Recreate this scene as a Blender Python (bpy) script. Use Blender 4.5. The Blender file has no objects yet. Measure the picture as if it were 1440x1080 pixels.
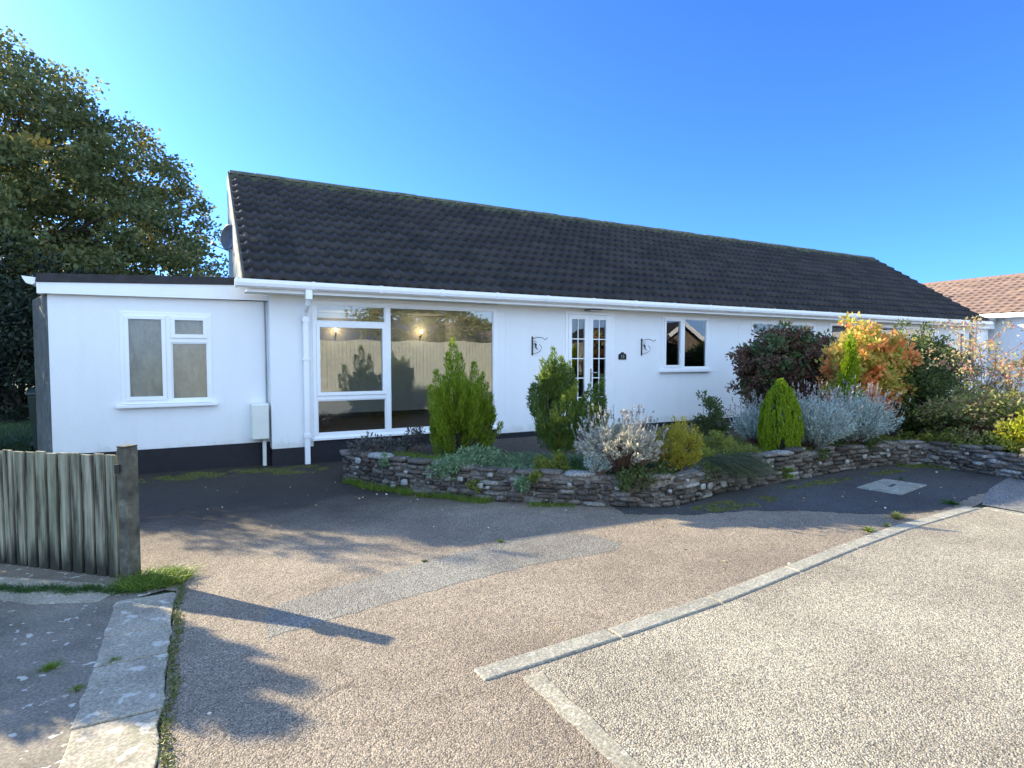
import bpy, bmesh, math, random
import numpy as np
from mathutils import Vector
R = math.radians
rng = np.random.default_rng(7)
random.seed(7)
scene = bpy.context.scene
col = scene.collection

# ------------------------------------------------------------------ helpers
def tag(o, label=None, cat=None, group=None, kind=None):
    if label: o['label'] = label
    if cat: o['category'] = cat
    if group: o['group'] = group
    if kind: o['kind'] = kind
    return o

def empty(name, loc, label=None, cat=None, group=None, kind=None):
    o = bpy.data.objects.new(name, None); col.objects.link(o)
    o.location = loc; o.empty_display_size = .2
    return tag(o, label, cat, group, kind)

def root_of(o):
    while o.parent: o = o.parent
    return o

def link(name, me, mat, parent=None, loc=None):
    """mesh data is in world metres; it is re-based on the root's location"""
    o = bpy.data.objects.new(name, me); col.objects.link(o)
    if mat: me.materials.append(mat)
    if parent is not None:
        o.parent = parent
        l = root_of(parent).location
        me.transform(__import__('mathutils').Matrix.Translation(-l))
    elif loc is not None:
        o.location = loc
        me.transform(__import__('mathutils').Matrix.Translation(-Vector(loc)))
    return o

def np_mesh(name, V, F, smooth=False):
    V = np.asarray(V, dtype=np.float32); F = np.asarray(F, dtype=np.int32)
    me = bpy.data.meshes.new(name)
    k = F.shape[1]
    me.vertices.add(len(V)); me.vertices.foreach_set('co', V.ravel())
    me.loops.add(F.size); me.loops.foreach_set('vertex_index', F.ravel())
    me.polygons.add(len(F))
    me.polygons.foreach_set('loop_start', np.arange(0, F.size, k, dtype=np.int32))
    me.polygons.foreach_set('loop_total', np.full(len(F), k, dtype=np.int32))
    if smooth: me.polygons.foreach_set('use_smooth', np.ones(len(F), dtype=bool))
    me.update(calc_edges=True)
    return me

class MB:
    def __init__(s): s.v = []; s.f = []
    def add(s, vs, fs):
        n = len(s.v); s.v += [tuple(v) for v in vs]; s.f += [tuple(i + n for i in f) for f in fs]; return s
    def box(s, x0, x1, y0, y1, z0, z1):
        vs = [(x0,y0,z0),(x1,y0,z0),(x1,y1,z0),(x0,y1,z0),(x0,y0,z1),(x1,y0,z1),(x1,y1,z1),(x0,y1,z1)]
        return s.add(vs, [(3,2,1,0),(4,5,6,7),(0,1,5,4),(1,2,6,5),(2,3,7,6),(3,0,4,7)])
    def prism(s, poly, z0, z1):
        n = len(poly)
        vs = [(p[0],p[1],z0) for p in poly] + [(p[0],p[1],z1) for p in poly]
        return s.add(vs, [tuple(range(n-1,-1,-1)), tuple(range(n,2*n))] + [(i,(i+1)%n,(i+1)%n+n,i+n) for i in range(n)])
    def extrude_x(s, prof, x0, x1):       # profile of (y,z)
        n = len(prof)
        vs = [(x0,p[0],p[1]) for p in prof] + [(x1,p[0],p[1]) for p in prof]
        return s.add(vs, [tuple(range(n)), tuple(range(2*n-1,n-1,-1))] + [(i+n,(i+1)%n+n,(i+1)%n,i) for i in range(n)])
    def extrude_y(s, prof, y0, y1):       # profile of (x,z)
        n = len(prof)
        vs = [(p[0],y0,p[1]) for p in prof] + [(p[0],y1,p[1]) for p in prof]
        return s.add(vs, [tuple(range(n)), tuple(range(2*n-1,n-1,-1))] + [(i+n,(i+1)%n+n,(i+1)%n,i) for i in range(n)])
    def tube(s, pts, r, n=8, cap=True):
        pts = [Vector(p) for p in pts]; rs = r if hasattr(r,'__len__') else [r]*len(pts)
        base = len(s.v); ref = Vector((0,0,1))
        for i,p in enumerate(pts):
            d = (pts[min(i+1,len(pts)-1)] - pts[max(i-1,0)]).normalized()
            a = d.cross(ref if abs(d.dot(ref)) < .95 else Vector((1,0,0))).normalized(); b = d.cross(a)
            for k in range(n):
                t = 2*math.pi*k/n; s.v.append(tuple(p + (a*math.cos(t)+b*math.sin(t))*rs[i]))
        for i in range(len(pts)-1):
            for k in range(n):
                s.f.append((base+i*n+k, base+i*n+(k+1)%n, base+(i+1)*n+(k+1)%n, base+(i+1)*n+k))
        if cap:
            s.f.append(tuple(base+k for k in range(n))[::-1]); s.f.append(tuple(base+(len(pts)-1)*n+k for k in range(n)))
        return s
    def ring_xz(s, x0,x1,z0,z1, w, y0,y1):   # rectangular frame in XZ, butted pieces
        s.box(x0,x1,y0,y1,z0,z0+w); s.box(x0,x1,y0,y1,z1-w,z1)
        s.box(x0,x0+w,y0,y1,z0+w,z1-w); s.box(x1-w,x1,y0,y1,z0+w,z1-w); return s
    def build(s, name, mat, parent=None, loc=None, smooth=False, bevel=0):
        me = bpy.data.meshes.new(name); me.from_pydata(s.v, [], s.f); me.update()
        if smooth: me.polygons.foreach_set('use_smooth', [True]*len(me.polygons))
        o = link(name, me, mat, parent, loc)
        if bevel:
            m = o.modifiers.new('bevel','BEVEL'); m.width = bevel; m.segments = 2; m.limit_method = 'ANGLE'
        return o

def blades(P, D, L, W, bend=0.0, seed=0):
    """kite-shaped leaf per row; returns V,F"""
    g = np.random.default_rng(seed); n = len(P)
    D = D/np.linalg.norm(D,axis=1,keepdims=True)
    A = np.cross(D, g.normal(size=(n,3))); A /= np.linalg.norm(A,axis=1,keepdims=True)+1e-9
    N = np.cross(A, D)
    L = np.broadcast_to(L,(n,))[:,None]; W = np.broadcast_to(W,(n,))[:,None]
    m = P + D*L*.45 + N*L*bend
    V = np.stack([P, m-A*W*.5, P+D*L, m+A*W*.5], axis=1).reshape(-1,3)
    return V, np.arange(4*n).reshape(-1,4)

def strips(P, D, L, W, seed=0, droop=.35, k=3):
    """grass blades: k segments, tapering and drooping"""
    g = np.random.default_rng(seed); n = len(P)
    D = D/np.linalg.norm(D,axis=1,keepdims=True)
    A = np.cross(D, g.normal(size=(n,3))); A /= np.linalg.norm(A,axis=1,keepdims=True)+1e-9
    L = np.broadcast_to(L,(n,)); W = np.broadcast_to(W,(n,))
    rows = []
    for i in range(k+1):
        t = i/k
        c = P + D*(L*t)[:,None]; c = c + np.stack([D[:,0]*L*droop*t*t, D[:,1]*L*droop*t*t, -L*droop*t*t*.7],axis=1)
        w = (W*(1-t*.9)*.5)[:,None]
        rows += [c-A*w, c+A*w]
    V = np.stack(rows,axis=1).reshape(-1,3)
    b = np.arange(n)[:,None]*(2*(k+1)); F=[]
    for i in range(k): F.append(np.concatenate([b+2*i,b+2*i+1,b+2*i+3,b+2*i+2],axis=1))
    return V, np.concatenate(F)

def cat(parts):
    Vs, Fs, n = [], [], 0
    for V,F in parts: Vs.append(V); Fs.append(F+n); n += len(V)
    return np.concatenate(Vs), np.concatenate(Fs)

# ------------------------------------------------------------------ materials
def newmat(name):
    m = bpy.data.materials.new(name); m.use_nodes = True
    nt = m.node_tree; nt.nodes.clear()
    out = nt.nodes.new('ShaderNodeOutputMaterial')
    return m, nt, out
def N(nt, t, **k):
    n = nt.nodes.new(t)
    for a,b in k.items():
        if a.startswith('i_'): n.inputs[a[2:].replace('_',' ')].default_value = b
        else: setattr(n,a,b)
    return n
def L(nt,a,b): nt.links.new(a,b)
def ramp(nt, stops, interp='LINEAR'):
    r = N(nt,'ShaderNodeValToRGB'); r.color_ramp.interpolation = interp
    e = r.color_ramp.elements
    while len(e) < len(stops): e.new(.5)
    for i,(p,c) in enumerate(stops):
        e[i].position = p; e[i].color = (c[0],c[1],c[2],1) if hasattr(c,'__len__') else (c,c,c,1)
    return r
def mixc(nt, fac, a, b, mode='MIX'):
    m = N(nt,'ShaderNodeMix',data_type='RGBA',blend_type=mode)
    for sock,val in ((0,fac),(6,a),(7,b)):
        if isinstance(val,(int,float)): m.inputs[sock].default_value = val
        elif isinstance(val,tuple): m.inputs[sock].default_value = (*val,1)
        else: L(nt,val,m.inputs[sock])
    return m.outputs[2]
def noise(nt, vec, scale, detail=4, rough=.55, w=None):
    n = N(nt,'ShaderNodeTexNoise'); n.inputs['Scale'].default_value = scale
    n.inputs['Detail'].default_value = detail; n.inputs['Roughness'].default_value = rough
    L(nt,vec,n.inputs['Vector']); return n.outputs['Fac']
def pos(nt):
    return N(nt,'ShaderNodeNewGeometry').outputs['Position']
def bump(nt, h, strength, dist=.01, prev=None):
    b = N(nt,'ShaderNodeBump'); b.inputs['Strength'].default_value = strength; b.inputs['Distance'].default_value = dist
    L(nt,h,b.inputs['Height'])
    if prev is not None: L(nt,prev,b.inputs['Normal'])
    return b.outputs['Normal']
def princ(nt, out, base, rough=.7, normal=None, spec=.5, metal=0):
    p = N(nt,'ShaderNodeBsdfPrincipled')
    if isinstance(base,tuple): p.inputs['Base Color'].default_value = (*base,1)
    else: L(nt,base,p.inputs['Base Color'])
    p.inputs['Roughness'].default_value = rough; p.inputs['Specular IOR Level'].default_value = spec
    p.inputs['Metallic'].default_value = metal
    if normal is not None: L(nt,normal,p.inputs['Normal'])
    if out is not None: L(nt,p.outputs[0],out.inputs[0])
    return p

def simple(name, c, rough=.6, var=.12, scale=6, bmp=.0, bscale=60, spec=.5, metal=0, dirt=None):
    m,nt,out = newmat(name); v = pos(nt)
    n = noise(nt,v,scale,5)
    r = ramp(nt,[(.3,tuple(x*(1-var) for x in c)),(.7,tuple(min(1,x*(1+var)) for x in c))]); L(nt,n,r.inputs[0])
    base = r.outputs[0]
    if dirt:
        d = ramp(nt,[(.55,0),(.72,1)]); L(nt,noise(nt,v,dirt[1],8,.7),d.inputs[0])
        base = mixc(nt,d.outputs[0],base,dirt[0])
    nm = bump(nt,noise(nt,v,bscale,4),bmp,.01) if bmp else None
    princ(nt,out,base,rough,nm,spec,metal); return m

def leafmat(name, cols, trans=.35, rough=.55, patch=None, pscale=2.5, tint=None):
    """cols: colours spread at random over single leaves; patch: colours in larger clumps"""
    m,nt,out = newmat(name)
    g = N(nt,'ShaderNodeNewGeometry')
    r = ramp(nt,[(i/max(1,len(cols)-1),c) for i,c in enumerate(cols)]); L(nt,g.outputs['Random Per Island'],r.inputs[0])
    base = r.outputs[0]
    if patch:
        pr = ramp(nt,[(patch[1],0),(patch[2],1)]); L(nt,noise(nt,g.outputs['Position'],pscale,3),pr.inputs[0])
        r2 = ramp(nt,[(i/max(1,len(patch[0])-1),c) for i,c in enumerate(patch[0])]); L(nt,g.outputs['Random Per Island'],r2.inputs[0])
        base = mixc(nt,pr.outputs[0],base,r2.outputs[0])
    p = princ(nt,None,base,rough,None,.35)
    t = N(nt,'ShaderNodeBsdfTranslucent'); L(nt,base,t.inputs[0])
    mx = N(nt,'ShaderNodeMixShader'); mx.inputs[0].default_value = trans
    L(nt,p.outputs[0],mx.inputs[1]); L(nt,t.outputs[0],mx.inputs[2]); L(nt,mx.outputs[0],out.inputs[0])
    return m

M = {}
# painted render
def render_mat(name, c):
    m,nt,out = newmat(name); v = pos(nt)
    mp = N(nt,'ShaderNodeMapping'); mp.inputs['Scale'].default_value = (2.2,2.2,.25); L(nt,v,mp.inputs[0])
    r = ramp(nt,[(.3,tuple(x*.97 for x in c)),(.65,c)]); L(nt,noise(nt,mp.outputs[0],2.0,6),r.inputs[0])
    s = ramp(nt,[(.56,0),(.85,.2)]); L(nt,noise(nt,mp.outputs[0],3.3,8,.7),s.inputs[0])
    b = mixc(nt,s.outputs[0],r.outputs[0],(.55,.55,.5))
    sp = N(nt,'ShaderNodeSeparateXYZ'); L(nt,v,sp.inputs[0])
    ad = N(nt,'ShaderNodeMath',operation='MULTIPLY_ADD'); L(nt,noise(nt,v,4.5,8,.75),ad.inputs[0]); ad.inputs[1].default_value = -.55; L(nt,sp.outputs[2],ad.inputs[2])
    sd_ = ramp(nt,[(.0,.35),(.12,0)]); L(nt,ad.outputs[0],sd_.inputs[0]); b = mixc(nt,sd_.outputs[0],b,(.42,.45,.36))
    nm = bump(nt,noise(nt,v,130,3),.35,.004); nm = bump(nt,noise(nt,v,3,5,.6),.4,.02,nm); nm = bump(nt,noise(nt,v,26,4,.6),.18,.006,nm)
    princ(nt,out,b,.75,nm,.3); return m
M['render'] = render_mat('white_render',(.86,.87,.88))
M['upvc'] = simple('white_upvc',(.88,.89,.90),.28,.03,3)
M['plinth'] = simple('black_plinth_paint',(0.0096,0.0104,0.016),.6,.3,8,.2,120)
M['felt'] = simple('roof_felt',(.035,.032,.035),.85,.35,9,.4,90)
M['black'] = simple('black_iron',(.012,.012,.014),.4,.2,20)
M['grey_metal'] = simple('grey_dish',(.045,.05,.055),.45,.2,9)
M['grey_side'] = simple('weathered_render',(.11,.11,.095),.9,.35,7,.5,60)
M['cladding'] = simple('pale_cladding',(.30,.34,.34),.5,.06,4)
M['meter'] = simple('meter_box_plastic',(.72,.74,.68),.45,.05,4)
M['int_wall'] = simple('room_wall_paint',(.72,.76,.73),.8,.05,2)
M['int_floor'] = simple('room_floor',(.12,.075,.045),.45,.2,4)
M['soil'] = simple('bed_soil',(.045,.034,.024),.95,.5,14,.8,40)
M['bark'] = simple('bark',(.07,.055,.04),.9,.4,12,.8,30)
M['twig'] = simple('dry_twig',(.14,.085,.06),.85,.35,20)
M['redtwig'] = simple('red_twig',(.20,.06,.05),.7,.35,20)
M['white_bits'] = simple('white_pebble',(.30,.30,.28),.7,.15,20)

# glass
def glass(name, tint=(.85,.9,.92), refl=1.0, rough=.0, ior=1.9, haze=0, hazec=(.3,.3,.25)):
    m,nt,out = newmat(name)
    fr = N(nt,'ShaderNodeFresnel'); fr.inputs[0].default_value = ior
    tr = N(nt,'ShaderNodeBsdfTransparent'); tr.inputs[0].default_value = (*tint,1)
    gl = N(nt,'ShaderNodeBsdfGlossy'); gl.inputs['Roughness'].default_value = rough; gl.inputs[0].default_value = (.95,.97,1,1)
    mx = N(nt,'ShaderNodeMixShader'); L(nt,fr.outputs[0],mx.inputs[0])
    a = tr.outputs[0]
    if haze:
        v = pos(nt); df = N(nt,'ShaderNodeBsdfPrincipled'); df.inputs['Roughness'].default_value = .6
        mp = N(nt,'ShaderNodeMapping'); mp.inputs['Scale'].default_value = (1,1,.5); L(nt,v,mp.inputs[0])
        r = ramp(nt,[(.35,tuple(x*.7 for x in hazec)),(.65,tuple(x*1.3 for x in hazec))]); L(nt,noise(nt,mp.outputs[0],9,9,.75),r.inputs[0]); L(nt,r.outputs[0],df.inputs['Base Color'])
        h = N(nt,'ShaderNodeMixShader'); h.inputs[0].default_value = haze; L(nt,a,h.inputs[1]); L(nt,df.outputs[0],h.inputs[2]); a = h.outputs[0]
    L(nt,a,mx.inputs[1]); L(nt,gl.outputs[0],mx.inputs[2]); L(nt,mx.outputs[0],out.inputs[0]); return m
M['glass'] = glass('window_glass', ior=2.0)
M['obscure'] = glass('condensation_glass', ior=1.8, rough=.16, haze=.75, hazec=(.24,.23,.17))

# roof tiles (uses UV = tile index)
def tilemat(name, c1, c2, moss, mossc=(.09,.10,.05), vmoss=(12.4,14.4), spots=(.3,.3,.28)):
    m,nt,out = newmat(name)
    uv = N(nt,'ShaderNodeUVMap').outputs[0]
    fl = N(nt,'ShaderNodeVectorMath',operation='FLOOR'); L(nt,uv,fl.inputs[0])
    wn = N(nt,'ShaderNodeTexWhiteNoise',noise_dimensions='3D'); L(nt,fl.outputs[0],wn.inputs['Vector'])
    r = ramp(nt,[(0,c1),(1,c2)]); L(nt,wn.outputs[0],r.inputs[0])
    v = pos(nt)
    base = mixc(nt,noise(nt,v,5,6),r.outputs[0],mixc(nt,.3,r.outputs[0],(.05,.047,.044)))
    sep = N(nt,'ShaderNodeSeparateXYZ'); L(nt,uv,sep.inputs[0])
    mr = N(nt,'ShaderNodeMapRange'); mr.inputs[1].default_value = vmoss[0]; mr.inputs[2].default_value = vmoss[1]; L(nt,sep.outputs[1],mr.inputs[0])
    md = N(nt,'ShaderNodeMath',operation='MULTIPLY_ADD'); L(nt,mr.outputs[0],md.inputs[0]); md.inputs[1].default_value = moss; L(nt,noise(nt,v,3.5,8,.7),md.inputs[2])
    rr = ramp(nt,[(.62,0),(.85,1)]); L(nt,md.outputs[0],rr.inputs[0])
    base = mixc(nt,rr.outputs[0],base,mossc)
    sp = ramp(nt,[(.665,0),(.70,.6)]); L(nt,noise(nt,v,9,6,.8),sp.inputs[0]); base = mixc(nt,sp.outputs[0],base,spots)
    princ(nt,out,base,.75,bump(nt,noise(nt,v,90,4),.5,.005),.35); return m
M['tiles'] = tilemat('dark_concrete_tiles',(0.0128,0.0108,0.01),(0.0384,0.032,0.0288),.38)
M['ridge'] = simple('mossy_ridge',(.10,.105,.065),.9,.5,6,.8,40,dirt=((.16,.16,.13),8))
M['tiles_orange'] = tilemat('orange_concrete_tiles',(.155,.098,.072),(.22,.145,.108),.0,spots=(.26,.21,.17))

# tarmac with exposed stones
def tarmac(name, ca, cb, cdark, scale=85, bs=.9, stain=None, grad=None, crack=False):
    m,nt,out = newmat(name); v = pos(nt)
    vo = N(nt,'ShaderNodeTexVoronoi'); vo.inputs['Scale'].default_value = scale; L(nt,v,vo.inputs['Vector'])
    rc = ramp(nt,[(.0,cdark),(.35,ca),(.75,cb),(1,tuple(min(1,x*1.35) for x in cb))])
    sepc = N(nt,'ShaderNodeSeparateColor'); L(nt,vo.outputs['Color'],sepc.inputs[0]); L(nt,sepc.outputs[0],rc.inputs[0])
    dg = ramp(nt,[(.45,0),(.8,.75)]); L(nt,vo.outputs['Distance'],dg.inputs[0])
    base = mixc(nt,dg.outputs[0],rc.outputs[0],tuple(x*.45 for x in cdark))
    # broad wear patches
    w = ramp(nt,[(.36,(.80,.77,.74)),(.60,(1.1,1.09,1.05))]); L(nt,noise(nt,v,.75,7,.62),w.inputs[0])
    base = mixc(nt,1.0,base,w.outputs[0],'MULTIPLY')
    w2 = ramp(nt,[(.30,(.82,.81,.80)),(.5,(1,1,1)),(.75,(1.07,1.06,1.04))]); L(nt,noise(nt,v,5.5,6,.7),w2.inputs[0]); base = mixc(nt,1.0,base,w2.outputs[0],'MULTIPLY')
    cr = ramp(nt,[(.62,0),(.75,.45)]); L(nt,noise(nt,v,1.1,10,.8),cr.inputs[0]); base = mixc(nt,cr.outputs[0],base,tuple(x*.7 for x in cdark))
    if crack:
        dn_ = N(nt,'ShaderNodeTexNoise'); dn_.inputs['Scale'].default_value = 2.2; dn_.inputs['Detail'].default_value = 6; L(nt,v,dn_.inputs['Vector'])
        ma = N(nt,'ShaderNodeVectorMath',operation='MULTIPLY_ADD'); L(nt,dn_.outputs['Color'],ma.inputs[0]); ma.inputs[1].default_value = (.9,.9,0); L(nt,v,ma.inputs[2])
        ve = N(nt,'ShaderNodeTexVoronoi',feature='DISTANCE_TO_EDGE'); ve.inputs['Scale'].default_value = .42; L(nt,ma.outputs[0],ve.inputs['Vector'])
        ck = ramp(nt,[(.0,.55),(.003,.3),(.006,0)]); L(nt,ve.outputs['Distance'],ck.inputs[0])
        cm = ramp(nt,[(.50,0),(.62,1)]); L(nt,noise(nt,v,.9,3),cm.inputs[0])
        cf = N(nt,'ShaderNodeMath',operation='MULTIPLY'); L(nt,ck.outputs[0],cf.inputs[0]); L(nt,cm.outputs[0],cf.inputs[1])
        base = mixc(nt,cf.outputs[0],base,tuple(x*.35 for x in cdark))
    if stain:
        s = ramp(nt,[(.56,0),(.70,.8)]); L(nt,noise(nt,v,1.9,8,.72),s.inputs[0]); base = mixc(nt,s.outputs[0],base,stain)
    if grad:   # darkens the tarmac towards the house, with a noisy border
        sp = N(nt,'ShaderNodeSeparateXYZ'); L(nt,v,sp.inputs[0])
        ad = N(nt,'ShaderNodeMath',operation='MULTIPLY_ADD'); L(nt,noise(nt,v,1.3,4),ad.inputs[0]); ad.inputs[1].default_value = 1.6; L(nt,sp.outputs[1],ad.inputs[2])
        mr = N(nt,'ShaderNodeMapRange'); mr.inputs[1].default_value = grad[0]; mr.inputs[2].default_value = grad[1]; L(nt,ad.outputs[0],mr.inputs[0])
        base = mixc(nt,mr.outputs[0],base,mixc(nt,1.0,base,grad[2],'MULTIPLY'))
    inv = N(nt,'ShaderNodeMath',operation='SUBTRACT'); inv.inputs[0].default_value = 1; L(nt,vo.outputs['Distance'],inv.inputs[1])
    nm = bump(nt,inv.outputs[0],bs,.012)
    nm = bump(nt,noise(nt,v,22,4),.35,.02,nm)
    princ(nt,out,base,.85,nm,.35); return m
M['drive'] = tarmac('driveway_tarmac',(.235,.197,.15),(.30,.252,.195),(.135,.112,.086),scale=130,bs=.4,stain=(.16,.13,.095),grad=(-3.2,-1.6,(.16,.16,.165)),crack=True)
M['road'] = tarmac('road_tarmac',(.30,.272,.212),(.39,.355,.28),(.18,.163,.13),scale=125,bs=.5)
M['patch'] = tarmac('grey_patch_tarmac',(.185,.18,.16),(.245,.235,.21),(.115,.11,.098),scale=120,bs=.5)
M['pave'] = tarmac('pavement_tarmac',(0.18,0.18,0.18),(0.255,0.255,0.247),(0.09,0.09,0.09),scale=100,bs=.6)

def concrete(name, c, lich=None, sc=7, bs=.5, crack=False, th=(.60,.64)):
    m,nt,out = newmat(name); v = pos(nt)
    r = ramp(nt,[(.3,tuple(x*.65 for x in c)),(.5,c),(.72,tuple(min(1,x*1.3) for x in c))]); L(nt,noise(nt,v,3.2,10,.7),r.inputs[0])
    base = r.outputs[0]
    f = ramp(nt,[(.42,(.7,.7,.7)),(.6,(1.1,1.1,1.1))]); L(nt,noise(nt,v,70,3),f.inputs[0]); base = mixc(nt,1.0,base,f.outputs[0],'MULTIPLY')
    g = ramp(nt,[(.58,0),(.72,.7)]); L(nt,noise(nt,v,2.3,7,.7),g.inputs[0]); base = mixc(nt,g.outputs[0],base,(c[0]*.45,c[1]*.55,c[2]*.38))
    if lich:
        l = ramp(nt,[(th[0],0),(th[1],.85)]); L(nt,noise(nt,v,sc,3,.5),l.inputs[0]); base = mixc(nt,l.outputs[0],base,lich)
    nm = bump(nt,noise(nt,v,60,6,.7),bs,.008); nm = bump(nt,noise(nt,v,6,5),.4,.02,nm)
    princ(nt,out,base,.88,nm,.3); return m
M['conc'] = concrete('old_concrete',(0.344,0.307,0.234),(0.492,0.467,0.394),11)
M['paving'] = concrete('dark_paving',(0.2,0.174,0.136),(0.493,0.468,0.391),13,th=(.635,.66))
M['kerb'] = concrete('kerb_concrete',(0.288,0.274,0.223),(0.36,0.353,0.302),25,.6)
M['path'] = concrete('path_slab',(0.15,0.15,0.143),(0.3,0.3,0.285),8)
M['newtar'] = tarmac('dark_newer_tarmac',(.055,.056,.058),(.085,.086,.088),(.03,.031,.032),scale=130,bs=.4)
M['manhole'] = concrete('manhole_concrete',(0.26,0.26,0.215),(0.39,0.39,0.338),14)

# stone wall
def stonemat():
    m,nt,out = newmat('shale_stone'); g = N(nt,'ShaderNodeNewGeometry')
    r = ramp(nt,[(0,(.06,.05,.042)),(.3,(.10,.085,.07)),(.6,(.155,.13,.105)),(.85,(.20,.18,.155)),(.97,(.28,.27,.24)),(1,(.42,.42,.39))]); L(nt,g.outputs['Random Per Island'],r.inputs[0])
    v = g.outputs['Position']
    l = ramp(nt,[(.58,0),(.68,.75)]); L(nt,noise(nt,v,14,5,.6),l.inputs[0]); b = mixc(nt,l.outputs[0],r.outputs[0],(.30,.32,.29))
    k = ramp(nt,[(.45,(.6,.6,.6)),(.6,(1.1,1.1,1.1))]); L(nt,noise(nt,v,40,6),k.inputs[0]); b = mixc(nt,1.0,b,k.outputs[0],'MULTIPLY')
    princ(nt,out,b,.85,bump(nt,noise(nt,v,45,6,.7),.8,.01),.3); return m
M['stone'] = stonemat()
M['mortar'] = simple('wall_mortar',(0.21,0.195,0.173),.95,.5,16,.8,50)
def woodmat():
    m,nt,out = newmat('weathered_boards'); g = N(nt,'ShaderNodeNewGeometry'); v = g.outputs['Position']
    mp = N(nt,'ShaderNodeMapping'); mp.inputs['Scale'].default_value = (14,14,1.1); L(nt,v,mp.inputs[0])
    r = ramp(nt,[(.34,(.035,.03,.022)),(.54,(.26,.245,.185)),(.80,(.46,.43,.34))]); L(nt,noise(nt,mp.outputs[0],1.6,8,.65),r.inputs[0])
    rr = ramp(nt,[(0,(.75,.8,.7)),(1,(1.15,1.15,1.1))]); L(nt,g.outputs['Random Per Island'],rr.inputs[0])
    b = mixc(nt,1.0,r.outputs[0],rr.outputs[0],'MULTIPLY')
    # algae and soil splash have their own ragged edges at foot and top of the boards
    sp = N(nt,'ShaderNodeSeparateXYZ'); L(nt,v,sp.inputs[0])
    a = N(nt,'ShaderNodeMath',operation='MULTIPLY_ADD'); L(nt,noise(nt,mp.outputs[0],.8,6,.6),a.inputs[0]); a.inputs[1].default_value = .5; L(nt,sp.outputs[2],a.inputs[2])
    k = ramp(nt,[(.30,1),(.50,0)]); L(nt,a.outputs[0],k.inputs[0]); b = mixc(nt,k.outputs[0],b,(.035,.035,.025))
    princ(nt,out,b,.85,bump(nt,noise(nt,mp.outputs[0],5,6),.10,.006),.3); return m
M['wood'] = woodmat()
M['wood_dark'] = simple('dark_timber',(0.054,0.0504,0.0396),.9,.5,9,.5,40)  # dark tone, so the gaps between the front boards read dark
M['post'] = simple('dark_old_post',(.09,.085,.06),.9,.5,10,.6,40,dirt=((.20,.20,.15),6))
M['ground'] = simple('lawn_soil',(.045,.06,.022),.95,.4,3,.6,30)

# foliage
M['oak'] = leafmat('oak_leaves',[(0.0753,0.0969,0.0344),(0.128,0.161,0.056),(0.216,0.236,0.0859),(0.108,0.14,0.0538),(0.322,0.292,0.0969)],0.5,patch=([(0.344,0.258,0.0538),(0.56,0.344,0.0645),(0.216,0.236,0.0645)],.58,.70),pscale=.55)
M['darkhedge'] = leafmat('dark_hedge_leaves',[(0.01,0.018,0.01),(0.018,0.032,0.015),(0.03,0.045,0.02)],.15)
M['cypress'] = leafmat('cypress_green',[(0.132,0.198,0.0132),(0.231,0.33,0.022),(0.352,0.44,0.0385)],0.5)
M['cypress_dk'] = leafmat('cypress_dark_green',[(0.065,0.117,0.026),(0.117,0.195,0.039),(0.195,0.26,0.052)],0.5,patch=([(0.312,0.39,0.039),(0.494,0.494,0.078)],.56,.70),pscale=3)
M['goldball'] = leafmat('golden_conifer',[(.14,.22,.006),(.22,.33,.01),(.32,.42,.02)],.4)
M['yellow'] = leafmat('yellow_conifer',[(.22,.21,.015),(.36,.32,.03),(.48,.42,.06)],.35)
M['lime'] = leafmat('lime_leaves',[(0.275,0.352,0.022),(0.418,0.44,0.033),(0.495,0.462,0.044),(0.22,0.308,0.033)],0.6)
M['silver'] = leafmat('silver_leaves',[(0.267,0.339,0.297),(0.389,0.471,0.42),(0.533,0.615,0.553)],.2)
M['silver_warm'] = leafmat('cream_silver_leaves',[(0.336,0.336,0.256),(0.464,0.448,0.352),(0.56,0.528,0.44)],.25)
M['grey_spike'] = leafmat('faded_flower_spikes',[(.22,.21,.20),(.34,.32,.30),(.46,.44,.38)],.2)
M['heath'] = leafmat('heath_green',[(0.1,0.138,0.025),(0.175,0.213,0.0375),(0.25,0.275,0.0562)],.3,patch=([(0.3,0.325,0.025),(0.35,0.35,0.05)],.56,.66),pscale=4)
M['acer'] = leafmat('dark_red_green_leaves',[(.07,.075,.035),(.13,.10,.055),(.20,.085,.06),(.15,.06,.05)],.35,patch=([(.05,.10,.035),(.10,.17,.05)],.5,.6),pscale=2)
M['orange'] = leafmat('orange_green_leaves',[(.26,.34,.05),(.42,.46,.08),(.66,.38,.10),(.52,.50,.12),(.70,.56,.16)],.55,patch=([(.85,.28,.09),(.86,.42,.15)],.50,.58),pscale=3)
M['olive'] = leafmat('olive_shrub_leaves',[(0.052,0.0845,0.026),(0.091,0.13,0.039),(0.143,0.182,0.052)],0.4,patch=([(0.286,0.286,0.104),(0.39,0.364,0.156)],.62,.74),pscale=3)
M['bramble'] = leafmat('bramble_leaves',[(0.208,0.26,0.052),(0.364,0.39,0.117),(0.468,0.429,0.208),(0.234,0.143,0.104)],0.6,patch=([(0.065,0.117,0.026),(0.13,0.182,0.052)],.5,.62))
M['rose'] = leafmat('rose_leaves',[(.26,.30,.10),(.38,.36,.16),(.46,.40,.22),(.50,.36,.20),(.55,.20,.15)],.5)
M['sedum'] = leafmat('grey_green_sedum',[(0.108,0.18,0.09),(0.168,0.264,0.132),(0.228,0.336,0.18)],.25)
M['grass'] = leafmat('grass_blades',[(0.0768,0.134,0.0144),(0.134,0.211,0.024),(0.211,0.278,0.0384)],.35)
M['lawn'] = leafmat('lawn_blades',[(0.0252,0.0693,0.0151),(0.0441,0.107,0.0227),(0.063,0.139,0.0252)],.3)
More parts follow.
